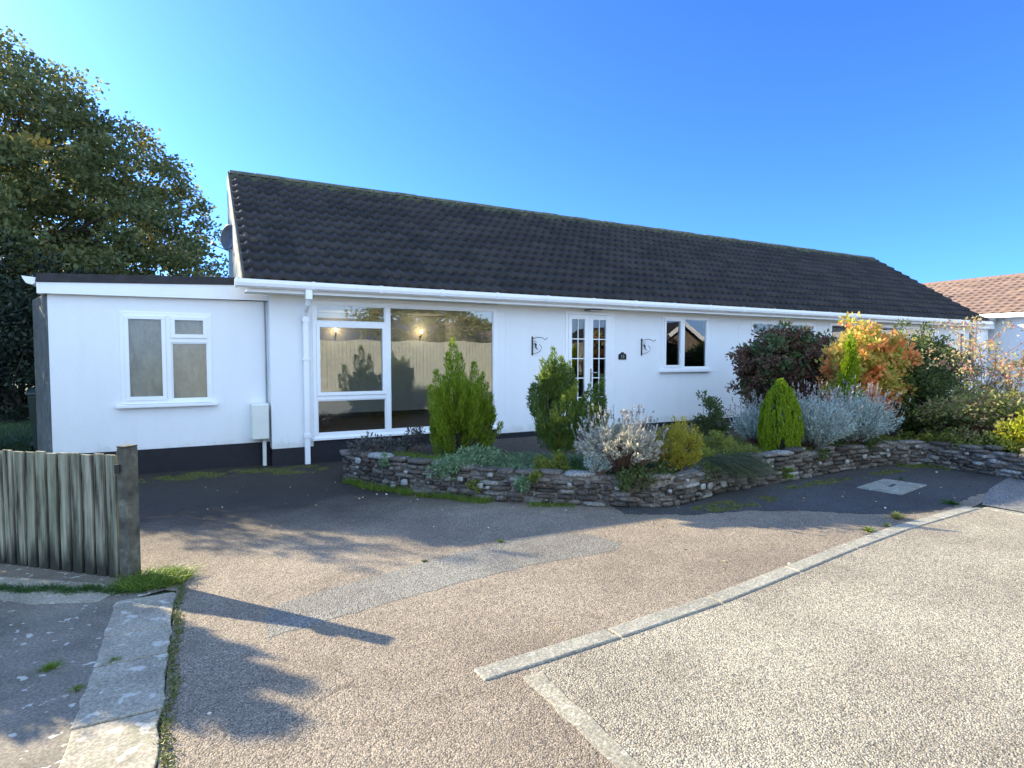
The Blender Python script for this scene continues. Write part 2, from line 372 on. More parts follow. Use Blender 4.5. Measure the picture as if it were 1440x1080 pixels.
M['purple'] = leafmat('purple_grey_leaves',[(0.065,0.0585,0.065),(0.117,0.111,0.111),(0.078,0.104,0.065)],.25)
M['dry'] = leafmat('dry_stems',[(0.13,0.0845,0.065),(0.208,0.143,0.104),(0.312,0.234,0.156)],.15)
M['moss'] = leafmat('moss',[(0.08,0.096,0.0288),(0.128,0.144,0.0352),(0.192,0.208,0.064)],.2)
M['autumn'] = leafmat('fallen_leaves',[(.20,.12,.05),(.35,.25,.12),(.6,.58,.5)],.2)

# ------------------------------------------------------------------ camera, light
CAM = Vector((-.896,-9.156,1.6))
az, pitch = R(61.925), R(2.653)
fw = Vector((math.cos(az)*math.cos(pitch), math.sin(az)*math.cos(pitch), -math.sin(pitch)))
cd = bpy.data.cameras.new('camera'); co = bpy.data.objects.new('camera', cd); col.objects.link(co)
co.location = CAM; co.rotation_euler = fw.to_track_quat('-Z','Y').to_euler()
cd.sensor_width = 36; cd.lens = 820/1440*36; cd.clip_end = 2000; cd.clip_start = .05
scene.camera = co

SUN_EL = R(23.5); SUNXY = Vector((-.61,.79)).normalized()
sd = Vector((SUNXY.x*math.cos(SUN_EL), SUNXY.y*math.cos(SUN_EL), math.sin(SUN_EL)))
sl = bpy.data.lights.new('sun','SUN'); so = bpy.data.objects.new('sun', sl); col.objects.link(so)
sl.energy = 3.5; sl.angle = R(.55); sl.color = (1,.86,.60)
so.rotation_euler = sd.to_track_quat('Z','Y').to_euler(); so.location = (-20,25,15)
w = bpy.data.worlds.new('World'); scene.world = w; w.use_nodes = True
nt = w.node_tree; bg = nt.nodes['Background']
sky = nt.nodes.new('ShaderNodeTexSky'); sky.sky_type = 'NISHITA'; sky.sun_disc = False
sky.sun_elevation = SUN_EL; sky.sun_rotation = math.atan2(SUNXY.x,SUNXY.y)
sky.air_density = .7; sky.dust_density = 1.0; sky.ozone_density = 3.0; sky.altitude = 50
tint = nt.nodes.new('ShaderNodeMix'); tint.data_type='RGBA'; tint.blend_type='MULTIPLY'; tint.inputs[0].default_value=1
nt.links.new(sky.outputs[0], tint.inputs[6]); tint.inputs[7].default_value=(.165,.325,.62,1)
# bright clouds added unseen behind the camera to lift the shaded house front
tc_ = nt.nodes.new('ShaderNodeTexCoord'); sx = nt.nodes.new('ShaderNodeSeparateXYZ'); nt.links.new(tc_.outputs['Generated'], sx.inputs[0])
mr_ = nt.nodes.new('ShaderNodeMapRange'); mr_.inputs[1].default_value=.12; mr_.inputs[2].default_value=-.30; nt.links.new(sx.outputs[1], mr_.inputs[0])
mp_ = nt.nodes.new('ShaderNodeMapping'); mp_.inputs['Scale'].default_value=(1,1,2.2); nt.links.new(tc_.outputs['Generated'], mp_.inputs[0])
nz_ = nt.nodes.new('ShaderNodeTexNoise'); nz_.inputs['Scale'].default_value=2.6; nz_.inputs['Detail'].default_value=7; nt.links.new(mp_.outputs[0], nz_.inputs['Vector'])
cr_ = ramp(nt,[(.30,.15),(.62,1)]); nt.links.new(nz_.outputs['Fac'], cr_.inputs[0])
ml_ = nt.nodes.new('ShaderNodeMath'); ml_.operation='MULTIPLY'; nt.links.new(mr_.outputs[0], ml_.inputs[0]); nt.links.new(cr_.outputs[0], ml_.inputs[1])
fill_cloud = mixc(nt, ml_.outputs[0], tint.outputs[2], (2.15,2.95,3.9))
nt.links.new(fill_cloud, bg.inputs[0]); bg.inputs[1].default_value = .15
scene.view_settings.view_transform = 'Standard'; scene.view_settings.look = 'None'
scene.view_settings.exposure = 2.33; scene.view_settings.gamma = 1
scene.cycles.max_bounces = 8; scene.cycles.transparent_max_bounces = 16
scene.cycles.use_denoising = True

# ------------------------------------------------------------------ ground sheets
def sheet(name, poly, z, mat, kind='structure', thick=0):
    if thick: o = MB().prism(poly, z-thick, z).build(name, mat)
    else:
        me = bpy.data.meshes.new(name); me.from_pydata([(p[0],p[1],z) for p in poly],[],[tuple(range(len(poly)))]); me.update()
        o = link(name, me, mat)
    if kind: o['kind'] = kind
    return o
sheet('ground', [(-400,-400),(400,-400),(400,400),(-400,400)], -.02, M['ground'])
KERB = [(.30,-6.545),(1.185,-6.505),(2.065,-6.445),(3.01,-6.322),(3.93,-6.20),(4.85,-6.10),(5.60,-6.065),(6.33,-6.03)]
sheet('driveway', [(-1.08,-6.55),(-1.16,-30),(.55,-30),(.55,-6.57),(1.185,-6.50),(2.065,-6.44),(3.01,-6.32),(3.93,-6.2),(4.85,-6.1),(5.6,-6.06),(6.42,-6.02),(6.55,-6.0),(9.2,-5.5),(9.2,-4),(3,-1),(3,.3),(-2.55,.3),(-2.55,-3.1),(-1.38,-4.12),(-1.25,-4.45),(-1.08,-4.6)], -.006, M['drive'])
sheet('road', [(.55,-30),(6.9,-30),(6.6,-7.5),(6.47,-6.4),(6.40,-6.04),(5.6,-6.08),(4.85,-6.115),(3.93,-6.215),(3.01,-6.335),(2.065,-6.46),(1.185,-6.52),(.55,-6.59)], -.008, M['road'])
sheet('pavement', [(6.55,-6.03),(6.62,-7.0),(7.0,-30),(8.9,-30),(8.9,-5.4),(7.5,-5.7)], -.002, M['pave'])
def ragged(poly,amp,step=.06):
    g=np.random.default_rng(77); out=[]
    for a,b in zip(poly,poly[1:]+poly[:1]):
        n=max(1,int(math.dist(a,b)/step))
        for i in range(n):
            t=i/n; out.append((a[0]+(b[0]-a[0])*t+g.normal()*amp,a[1]+(b[1]-a[1])*t+g.normal()*amp))
    return out
sheet('driveway_patch', ragged([(-.62,-5.62),(-.53,-5.17),(.05,-5.0),(.63,-4.88),(1.2,-4.74),(1.66,-4.64),(1.95,-4.7),(2.2,-4.93),(2.28,-5.2),(2.12,-5.35),(1.28,-5.31),(.6,-5.40),(-.115,-5.52)],.009), -.0045, M['patch'])
sheet('paving', [(-9,-30),(-1.50,-30),(-1.40,-6.6),(-1.36,-5.7),(-1.40,-4.66),(-1.15,-4.55),(-1.2,-4.2),(-1.5,-3.95),(-2.6,-2.9),(-5,-2.2),(-9,-2)], -.001, M['paving'])
sheet('dark_tarmac', ragged([(3.0,-4.1),(5.0,-4.15),(6.6,-4.1),(7.6,-4.1),(8.3,-4.1),(8.6,-4.6),(8.6,-5.6),(7.6,-5.75),(6.75,-5.80),(6.2,-5.93),(5.6,-5.9),(5.0,-5.62),(4.6,-5.25),(4.1,-5.0),(3.5,-4.85),(2.9,-4.5)],.015), -.0035, M['newtar'])
# concrete edging slabs beside the paving
g = np.random.default_rng(3)
mb = MB(); ys = [-4.62,-5.18,-5.55,-6.12,-7.0,-8.2]
for a,b in zip(ys[:-1],ys[1:]):
    n = 7; Lp = [(-1.42+.004*g.normal(), a+(b-a)*(.012+.976*i/n)) for i in range(n+1)]
    Rp = [(-1.085+.006*g.normal(), a+(b-a)*(.012+.976*i/n)) for i in range(n+1)]
    mb.prism(Lp+Rp[::-1], -.03, .003)
o = mb.build('edging_slabs', M['conc'], bevel=.006); o['kind']='structure'
MB().prism([(-2.9,-3.55),(-2.35,-3.62),(-1.55,-4.22),(-1.42,-4.42),(-1.52,-4.58),(-1.9,-4.42),(-2.3,-4.05),(-2.9,-3.8)],-.03,.003).build('concrete_apron', M['conc'])['kind']='structure'
# kerb stones (flush with the drive, a small step to the road)
mb = MB()
for i in range(len(KERB)-1):
    a,b = Vector((*KERB[i],0)), Vector((*KERB[i+1],0)); d=(b-a).normalized(); n=Vector((-d.y,d.x,0))*.062
    a=a+d*.008; b=b-d*.008; zt=.001+.001*g.normal()
    mb.prism([(a-n)[:2],(b-n)[:2],(b+n)[:2],(a+n)[:2]], -.03, zt)
for k,(a,b) in enumerate([((6.44,-6.10),(6.53,-6.85)),((6.535,-6.87),(6.60,-7.75)),((6.60,-7.77),(6.66,-8.6))]):
    mb.prism([(a[0]-.05,a[1]),(b[0]-.05,b[1]),(b[0]+.05,b[1]),(a[0]+.05,a[1])],-.03,.002)
mb.build('kerb', M['kerb'], bevel=.008)['kind']='structure'
pl=[]; pr=[]
for i in range(22):
    y=-6.66-i*.09; pl.append((.50+.007*g.normal(),y)); pr.append((.60+.007*g.normal(),y))
MB().prism(pl+pr[::-1],-.02,-.003).build('joint_strip', concrete('joint_concrete',(.30,.275,.21),(.42,.39,.32),25,.7))['kind']='structure'
MB().box(3.0,10.5,-.95,-.02,-.015,.02).build('path', M['path'])['kind']='structure'

# manhole
t = empty('manhole_cover',(6.45,-5.05,0),'square concrete manhole cover set in the dark tarmac by the garden wall','manhole cover')
ax,ay = Vector((.985,.17,0)),Vector((-.17,.985,0)); c0=Vector((6.62,-5.06,0))
def q(u,v): p=c0+ax*u+ay*v; return (p.x,p.y)
MB().prism([q(-.42,-.24),q(.42,-.24),q(.42,.24),q(-.42,.24)],-.02,.006).build('frame',M['manhole'],t,bevel=.004)
MB().prism([q(-.36,-.19),q(.36,-.19),q(.36,.19),q(-.36,.19)],.006,.012).build('cover',M['manhole'],t,bevel=.004)
MB().prism([q(-.09,-.015),(q(.09,-.015)),q(.09,.012),q(-.09,.012)],.0125,.016).build('lifting_slot',M['black'],t)

# ------------------------------------------------------------------ the bungalow
house = empty('bungalow',(0,0,0),'long white rendered bungalow with dark tiled roof and flat-roofed side extension','house')
def walled(name, x0,x1,z0,z1,y0,y1, ops, mat, parent):
    xs = sorted({x0,x1,*[o[0] for o in ops],*[o[1] for o in ops]}); zs = sorted({z0,z1,*[o[2] for o in ops],*[o[3] for o in ops]})
    nx,nz=len(xs)-1,len(zs)-1
    def solid(i,k):
        if not(0<=i<nx and 0<=k<nz): return False
        cx,cz=(xs[i]+xs[i+1])/2,(zs[k]+zs[k+1])/2
        return not any(o[0]<cx<o[1] and o[2]<cz<o[3] for o in ops)
    m=MB()
    for i in range(nx):
        for k in range(nz):
            if not solid(i,k): continue
            a,b,c,d=xs[i],xs[i+1],zs[k],zs[k+1]
            m.add([(a,y0,c),(b,y0,c),(b,y0,d),(a,y0,d)],[(0,1,2,3)])
            m.add([(a,y1,c),(b,y1,c),(b,y1,d),(a,y1,d)],[(3,2,1,0)])
            if not solid(i-1,k): m.add([(a,y0,c),(a,y0,d),(a,y1,d),(a,y1,c)],[(0,1,2,3)])
            if not solid(i+1,k): m.add([(b,y0,c),(b,y0,d),(b,y1,d),(b,y1,c)],[(3,2,1,0)])
            if not solid(i,k-1): m.add([(a,y0,c),(b,y0,c),(b,y1,c),(a,y1,c)],[(3,2,1,0)])
            if not solid(i,k+1): m.add([(a,y0,d),(b,y0,d),(b,y1,d),(a,y1,d)],[(0,1,2,3)])
    return m.build(name, mat, parent)
XR=19.75
OPS=[(.59,3.68,.345,2.45),(5.11,6.24,.20,2.46),(7.48,8.79,1.33,2.446),(10.15,12.4,.62,2.42),(13.0,17.87,.9,2.45),(18.95,19.5,.9,2.40)]
walled('wall',0,XR,.25,2.66,0,.25,OPS+[(.59,3.68,.2,.345),(5.11,6.24,.2,.25)],M['render'],house)
MB().box(-.0,XR,.25,7.0,-.02,.02).box(0,.25,.25,7,.02,2.66).box(XR-.25,XR,.25,7,.02,2.66).box(.25,XR-.25,6.75,7,.02,2.66).build('rear_walls',M['render'],house)
MB().box(0,.585,-.012,.25,-.02,.25).box(.585,3.685,-.010,.25,-.02,.325).box(3.685,5.11,-.012,.25,-.02,.25).box(5.11,6.24,-.010,.25,-.02,.19).box(6.24,XR,-.012,.25,-.02,.25).build('plinth',M['plinth'],house)
# rooms behind the windows
m=MB()
for x in (4.3,7.0,9.5,12.7,18.4): m.box(x,x+.1,.25,4.0,.26,2.56)
m.box(4.4,6.99,.7,.8,.26,2.56).box(.25,XR-.25,4.0,4.1,.26,2.56).box(.25,XR-.25,.25,4.1,2.57,2.63)
m.build('inner_walls',M['int_wall'],house)
MB().box(.26,XR-.26,.26,3.99,.20,.25).box(.26,4.3,3.97,3.995,.25,.36).build('inner_floor',M['int_floor'],house)

def window(x0,x1,z0,z1,y,lights,name='window',sill=True,gmat='glass',fw_=.055,proud=.012,dep=.07):
    """lights: (x0,x1,z0,z1,opening?) glass openings incl. their own sash"""
    f=MB(); yf=y-proud
    f.ring_xz(x0,x1,z0,z1,fw_,yf,yf+dep)
    # mullions fill whatever is not glass: drawn per light as sash rings
    par=f.build(name,M['upvc'],house,bevel=.004)
    for (a,b,c,d,s) in lights:
        sm=MB()
        w_=.052 if s else .018
        sm.ring_xz(a,b,c,d,w_,yf-(.014 if s else -.012),yf+dep-.02)
        sm.build('sash',M['upvc'],par,bevel=.004)
        MB().box(a+w_-.004,b-w_+.004,yf+.028,yf+.036,c+w_-.004,d-w_+.004).build('pane',M[gmat],par)
    if sill: MB().box(x0-.06,x1+.06,y-.075,y-.0135,z0-.045,z0-.004).build('sill',M['upvc'],par,bevel=.006)
    return par
# big picture window
w1=window(.59,3.68,.345,2.45,0,[(.645,1.705,2.135,2.395,0),(.645,1.705,1.01,2.10,1),(.645,1.705,.43,.945,0),(1.775,3.625,.43,2.395,0)],sill=False,fw_=.055)
MB().box(1.706,1.774,-.012,.058,.40,2.395).box(.645,1.705,-.011,.057,2.101,2.134).box(.645,1.705,-.011,.057,.946,1.009).box(.645,1.705,-.011,.057,.40,.429).box(1.775,3.625,-.011,.057,.40,.429).build('mullion',M['upvc'],w1,bevel=.003)
MB().box(.56,3.72,-.05,-.0125,.335,.375).build('sill',M['upvc'],w1,bevel=.006)
w2=window(7.48,8.79,1.33,2.446,0,[(7.53,8.03,1.38,2.396,1),(8.10,8.74,1.38,2.396,0)])
MB().box(8.031,8.099,-.011,.057,1.385,2.391).build('mullion',M['upvc'],w2)
w3=window(10.15,12.4,.62,2.42,0,[(10.2,11.3,2.12,2.37,0),(10.2,11.3,.67,2.04,0),(11.4,12.35,.67,2.37,0)])
MB().box(11.301,11.399,-.011,.057,.67,2.37).box(10.205,11.3,-.011,.057,2.041,2.119).build('mullion',M['upvc'],w3)
w4=window(13.0,17.87,.9,2.45,0,[(13.05,14.6,.95,2.40,0),(14.68,16.2,.95,2.40,0),(16.28,17.82,.95,2.40,0)])
for xa in (14.601,16.201): MB().box(xa,xa+.078,-.011,.057,.95,2.4).build('mullion',M['upvc'],w4)
w5=window(18.95,19.5,.9,2.40,0,[(19.0,19.45,.95,2.35,1)])
# front door
dr=MB().ring_xz(5.11,6.24,.195,2.46,.06,-.02,.06).box(6.10,6.179,-.018,.05,.256,2.399).build('front_door',M['upvc'],house,bevel=.004)
for (a,b) in ((5.172,5.628),(5.632,6.098)):
    ga,gb=(a+.075,b-.085) if a<5.5 else (a+.10,b-.06)
    lf=MB(); lf.box(a,ga,-.028,.03,.258,2.397).box(gb,b,-.028,.03,.258,2.397).box(ga,gb,-.028,.03,2.31,2.397).box(ga,gb,-.028,.03,.258,.46)
    lf.build('door_leaf',M['upvc'],dr,bevel=.003)
    bars=MB(); xm=(ga+gb)/2
    bars.box(xm-.009,xm+.009,-.012,-.006,.46,2.31)
    for z in (2.31-.37*k for k in range(1,5)):
        bars.box(ga,xm-.0092,-.012,-.006,z-.009,z+.009); bars.box(xm+.0092,gb,-.012,-.006,z-.009,z+.009)
    bars.build('glazing_bars',M['upvc'],dr)
    MB().box(ga,gb,.0,.008,.46,2.31).build('pane',M['glass'],dr)
MB().box(5.665,5.695,-.036,-.0285,1.12,1.38).tube([(5.68,-.036,1.30),(5.68,-.075,1.30),(5.80,-.075,1.30)],.009).build('handle',simple('chrome_handle',(.55,.55,.55),.25,.05,5,metal=1),dr)
MB().box(5.08,6.27,-.09,-.021,.13,.19).build('threshold',M['upvc'],dr)
for xa in (3.86,9.72): MB().box(xa,xa+.05,-.006,-.0005,.25,2.49).build('cover_strip',M['render'],house)
# roof
def tiled(name, O, U, Vv, Nn, ulen, vlen, period, gauge, roll, step, mat, parent, per=8, seed=1, tpr=2, thick=.02):
    O,U,Vv,Nn=[np.array(a,float) for a in (O,U,Vv,Nn)]; g=np.random.default_rng(seed)
    nu=int(round(ulen/period))*per; us=np.linspace(0,ulen,nu+1); ph=(np.arange(nu+1)%per)/per
    prof=roll*np.clip(1-np.abs(ph-.5)/.24,0,1)**.5
    nv=int(round(vlen/gauge)); gauge=vlen/nv
    V=[];UV=[]
    tl=np.arange(nu+1)//(per*1)
    for j in range(nv):
        jit=g.normal(0,.0022,size=tl.max()+2)[tl]; tilt=g.normal(0,.0016,size=nu+1)*0
        for (vv,h) in ((j*gauge,0.0-.002),(j*gauge+.001,step),((j+1)*gauge,step*.12)):
            hh=prof+h+jit*(1 if h>0 else 1)
            V.append(O+us[:,None]*U+vv*Vv+hh[:,None]*Nn); UV.append(np.stack([us/(period*tpr)+.001,np.full(nu+1,min(j+.5,(vv+1e-3)/gauge) if 0 else j+.5)],1))
    # close the eave underside
    rows=len(V); V=np.concatenate(V); UV=np.concatenate(UV); c=nu+1
    F=[]
    i=np.arange(nu)
    for r in range(rows-1):
        F.append(np.stack([r*c+i,r*c+i+1,(r+1)*c+i+1,(r+1)*c+i],1))
    F=np.concatenate(F)
    me=np_mesh(name,V,F); 
    uvl=me.uv_layers.new(name='UVMap'); li=np.zeros(len(me.loops),dtype=np.int32); me.loops.foreach_get('vertex_index',li)
    # one tile per face: take the uv of the face's mid column
    fu=(UV[F[:,0],0]+UV[F[:,1],0])/2; fv=UV[F[:,0],1]
    uvl.data.foreach_set('uv',np.repeat(np.stack([fu,fv],1),4,axis=0).astype(np.float32).ravel())
    return link(name,me,mat,parent)
XL=-.345; RX=20.02; ey,ez=-.37,2.66; ry,rz=3.15,5.05
sv=Vector((0,ry-ey,rz-ez)); sl_=sv.length; sv.normalize(); sn=Vector((0,-sv.z,sv.y))
roof=tiled('roof',(XL,ey,ez),(1,0,0),sv,sn,RX-XL,sl_,.2,.31,.040,.056,M['tiles'],house,per=10)
rear=tiled('rear_roof',(RX,7.4,2.55),(-1,0,0),(0,-.857,.515),(0,.515,.857),RX-.02,4.9,.8,.6,.02,.02,M['tiles'],house,per=4)
# timber deck under the tiles closes the roof volume
MB().add([(XL+.01,ey+.02,ez-.03),(RX-.01,ey+.02,ez-.03),(RX-.01,ry,rz-.03),(XL+.01,ry,rz-.03)],[(0,1,2,3)]).build('roof_deck',M['felt'],house)
# ridge tiles
m=MB(); n=int((RX-XL)/.45)
for i in range(n):
    a=XL+i*(RX-XL)/n; b=a+(RX-XL)/n-.012; r=.125+.004*(i%2); dz=rng.normal(0,.004)
    prof=[(ry+r*math.cos(t)*1.05, rz-.035+dz+r*.72*math.sin(t)) for t in [math.pi*k/8 for k in range(9)]]
    m.extrude_x(prof[::-1],a,b)
m.build('ridge_tiles',M['ridge'],house)
# verge, gable cladding (overhanging, vertical boards) and right-hand barge
def yz_wall(x0,x1,poly): 
    n=len(poly); vs=[(x0,p[0],p[1]) for p in poly]+[(x1,p[0],p[1]) for p in poly]
    return vs,[tuple(range(n-1,-1,-1)),tuple(range(n,2*n))]+[(i,(i+1)%n,(i+1)%n+n,i+n) for i in range(n)]
clad=MB(); 
def ztop(y): return (ez+(y-ey)*(rz-ez)/(ry-ey) if y<ry else rz)-.035
y=-.30; k=0
while y<3.44:
    y2=min(y+.125,3.5); x=XL-.018-(.014 if k%2 else 0)
    clad.add(*yz_wall(x,x+.05-.002*(k%2),[(y,2.70),(y2,2.70),(y2,ztop(y2)),(y,ztop(y))])); y=y2; k+=1
clad.build('gable_cladding',M['cladding'],house)
MB().add(*yz_wall(XL+.04,XL+.42,[(3.30,2.70),(3.49,2.70),(3.49,5.0),(3.30,5.0)])).build('gable_return',M['cladding'],house)
for xa in (0.0,XR-.2): MB().add(*yz_wall(xa,xa+.2,[(0.02,2.66),(7.0,2.66),(3.3,4.85)])).build('gable_wall',M['render'],house)
MB().add(*yz_wall(XL-.03,XL+.004,[(ey-.02,ez-.06),(ry,rz-.09),(ry,rz+.03),(ey-.02,ez+.05)])).build('verge_board',simple('verge_mortar',(.07,.07,.06),.9,.3,8),house)
MB().add(*yz_wall(RX-.004,RX+.03,[(ey-.02,ez-.12),(ry,rz-.15),(ry,rz-.0),(ey-.02,ez+.02)])).build('bargeboard',M['upvc'],house)
# eaves: fascia, soffit, gutter
MB().box(XL+.02,RX,-.335,-.31,2.50,2.655).build('fascia',M['upvc'],house)
MB().box(XL+.02,RX,-.309,-.001,2.50,2.515).build('soffit',simple('soffit_board',(.72,.70,.60),.6,.05,3),house)
gp=[(-.337,2.655),(-.337,2.60),(-.345,2.565),(-.375,2.548),(-.41,2.548),(-.44,2.57),(-.452,2.61),(-.452,2.662),(-.442,2.662),(-.442,2.612),(-.43,2.58),(-.405,2.56),(-.378,2.56),(-.355,2.575),(-.347,2.60),(-.347,2.655)]
gt=MB().extrude_x(gp[::-1],-.47,20.1).build('gutter',M['upvc'],house)
m=MB()
for i in range(21): 
    x=-.46+i*.98
    MB().extrude_x([(-.337,2.668),(-.337,2.59),(-.36,2.55),(-.385,2.541),(-.42,2.543),(-.448,2.565),(-.459,2.61),(-.459,2.668)][::-1],x,x+(.05 if i not in(0,) else .03)).build('gutter_bracket',M['upvc'],gt)
dp=MB()
dp.box(.44,.53,-.44,-.35,2.42,2.55)
dp.tube([(.485,-.395,2.45),(.485,-.33,2.36),(.485,-.12,2.27),(.485,-.07,2.20)],.035,10)
dp.box(.448,.522,-.103,-.029,0.0,2.20)
dpo=dp.build('downpipe',M['upvc'],house,bevel=.006)
for za,zb in ((2.12,2.17),(1.55,1.59),(.40,.46)): MB().box(.435,.535,-.112,-.013,za,zb).build('pipe_clip',M['upvc'],dpo)
# extension
EY=.25; EX0=-2.61
walled('extension_wall',EX0,0,.33,2.42,EY,EY+.22,[(-1.85,-.755,.955,2.215)],M['render'],house)
MB().box(-.0,-.0+.0001,0,.0001,0,.0001) 
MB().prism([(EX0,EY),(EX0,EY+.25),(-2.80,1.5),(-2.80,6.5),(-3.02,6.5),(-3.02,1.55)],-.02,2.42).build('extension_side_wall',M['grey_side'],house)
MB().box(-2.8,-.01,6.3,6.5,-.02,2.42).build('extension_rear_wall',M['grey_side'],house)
MB().box(EX0+.002,-.002,EY-.008,EY+.2,-.02,.329).build('extension_plinth',M['plinth'],house)
MB().box(-2.7,-.02,EY+.3,6.2,.0,.05).box(-2.7,-.02,3.2,3.3,.05,2.4).build('extension_floor',M['int_floor'],house)
MB().extrude_y([(-2.71,2.546),(-.34,2.64),(-.02,2.656),(-.02,2.745),(-.34,2.745),(-2.69,2.655)][::-1],EY-.09,6.55).build('flat_roof',M['felt'],house)
MB().extrude_y([(-2.70,2.405),(-.003,2.43),(-.003,2.652),(-2.70,2.542)][::-1],EY-.075,EY-.045).build('extension_fascia',M['upvc'],house)
MB().extrude_y([(-2.70,2.40),(-2.64,2.40),(-2.64,2.544),(-2.70,2.542)][::-1],EY-.044,6.5).build('eaves_board',M['upvc'],house)
MB().extrude_y([(-2.703,2.60),(-2.703,2.54),(-2.74,2.51),(-2.80,2.525),(-2.835,2.58),(-2.845,2.615)][::-1],EY-.075,6.5).build('extension_gutter',M['upvc'],house)
w6=window(-1.85,-.755,.955,2.215,EY,[(-1.80,-1.315,1.005,2.165,1),(-1.255,-.805,1.865,2.165,1),(-1.255,-.805,1.005,1.80,0)],gmat='obscure')
MB().box(-1.314,-1.256,EY-.011,EY+.057,1.01,2.16).box(-1.256+.001,-.81,EY-.011,EY+.057,1.801,1.864).build('mullion',M['upvc'],w6)

# things on the walls
t=empty('meter_box',(-.14,EY,.65),'pale plastic meter box on white wall where extension meets the house','meter box')
MB().box(-.27,-.035,-.02,EY,.40,.92).build('box_body',M['meter'],t,bevel=.015)
MB().box(-.262,-.043,-.036,-.0205,.41,.91).build('box_door',M['meter'],t,bevel=.008)
MB().box(-.12,-.07,.06,.12,0,.40).build('cable_duct',M['meter'],t,bevel=.006)
o=MB().tube([(-.04,EY-.03,.92),(-.04,EY-.03,1.9),(-.045,EY-.03,2.42)],.012,6).build('cable',simple('grey_cable',(.25,.26,.28),.5),None,(-.04,EY-.03,.92)); tag(o,'thin grey supply cable running up the wall above the meter box','cable')

t=empty('satellite_dish',(XL-.02,1.75,3.5),'grey satellite dish fixed to the gable beside the roof edge','satellite dish')
dn=Vector((-.80,-.60,.06)).normalized(); a=dn.cross(Vector((0,0,1))).normalized(); b=a.cross(dn); c=Vector((-.40,1.9,3.62))
m=MB(); vs=[]; nr,na=5,20
for i in range(nr+1):
    for k in range(na):
        r=.195*i/nr; tt=2*math.pi*k/na; vs.append(c+(a*math.cos(tt)+b*1.12*math.sin(tt))*r+dn*(.05*(i/nr)**2))
fs=[(i*na+k,i*na+(k+1)%na,(i+1)*na+(k+1)%na,(i+1)*na+k) for i in range(nr) for k in range(na)]
m.add(vs,fs); d=m.build('dish',M['grey_metal'],t,smooth=True); sm=d.modifiers.new('s','SOLIDIFY'); sm.thickness=.008
MB().tube([c-dn*.01,c-dn*.08,(XL-.03,1.80,3.46)],.018).build('mount',M['grey_metal'],t)
MB().tube([c-b*.24,c-b*.20+dn*.30],.008,6).tube([c-b*.20+dn*.28,c-b*.17+dn*.36],.025).build('feed_arm',M['grey_metal'],t)

def bracket(x,name='hanging_bracket'):
    t=empty(name,(x,0,1.8),None,'wall bracket','iron hanging basket brackets either side of the door')
    MB().box(x-.012,x+.012,-.016,-.001,1.63,1.97).build('back_plate',M['black'],t)
    m=MB(); y0=-.012
    arm=[(x,y0-i*.026*1.0,1.93+.02*math.sin(i/9*math.pi)*1.2-(0.02 if 8<i<10 else 0)) for i in range(10)]+[(x,-.275,1.925),(x,-.295,1.945)]
    # arm leans to the right as in a swivel bracket
    sw=lambda p:(x+abs(p[1])*.72,p[1]*.62,p[2])
    m.tube([sw(p) for p in arm],.006,6)
    m.build('arm',M['black'],t)
    m=MB(); br=[sw((x,y0-.17*math.sin(s),1.76-.10*math.cos(s)+.0)) for s in [0,.4,.8,1.2,1.57,1.9,2.3]]
    m.tube(br,.005,6)
    m.tube([sw((x,-.03-.035*math.cos(s)-.02,1.86+.03*math.sin(s))) for s in [i*.7 for i in range(9)]],.004,5)
    m.tube([sw((x,-.05,1.86)),sw((x,-.075,1.82)),sw((x,-.07,1.78)),sw((x,-.11,1.73))],[.006,.018,.014,.005],6)
    m.build('scroll',M['black'],t); return t
b1=bracket(4.40); b1['label']='black iron scroll bracket on white wall left of the glazed door'
b2=bracket(6.94); b2['label']='black iron scroll bracket between house number and small window'
t=empty('house_number_sign',(6.455,0,1.6),'small black arched slate house number plaque right of the glazed door','house number')
pts=[(6.36,1.55),(6.55,1.55),(6.55,1.645),(6.525,1.665),(6.50,1.672),(6.475,1.695),(6.435,1.695),(6.41,1.672),(6.385,1.665),(6.36,1.645)]
MB().extrude_y(pts,-.014,-.001).build('plaque',M['black'],t)
tc=bpy.data.curves.new('digits','FONT'); tc.body='15'; tc.size=.09; tc.extrude=.001; tc.align_x='CENTER'
to=bpy.data.objects.new('digits',tc); col.objects.link(to); to.location=(6.455,-.016,1.577); to.rotation_euler=(R(90),0,0)
bpy.context.view_layer.update(); dg=bpy.context.evaluated_depsgraph_get(); me=bpy.data.meshes.new_from_object(to.evaluated_get(dg)); me.transform(to.matrix_world); bpy.data.objects.remove(to)
link('digits',me,simple('grey_digits',(.4,.42,.45),.6),t)
t=empty('porch_light',(5.70,0,2.5),'dark bulkhead light under the eaves above the glazed door','outside light')
MB().extrude_x([(-.001,2.475),(-.001,2.545),(-.20,2.545),(-.22,2.52),(-.20,2.485)],5.54,5.83).build('housing',M['black'],t,bevel=.01)
MB().box(5.56,5.81,-.19,-.02,2.462,2.484).build('lens',simple('frosted_lens',(.5,.5,.45),.3),t)
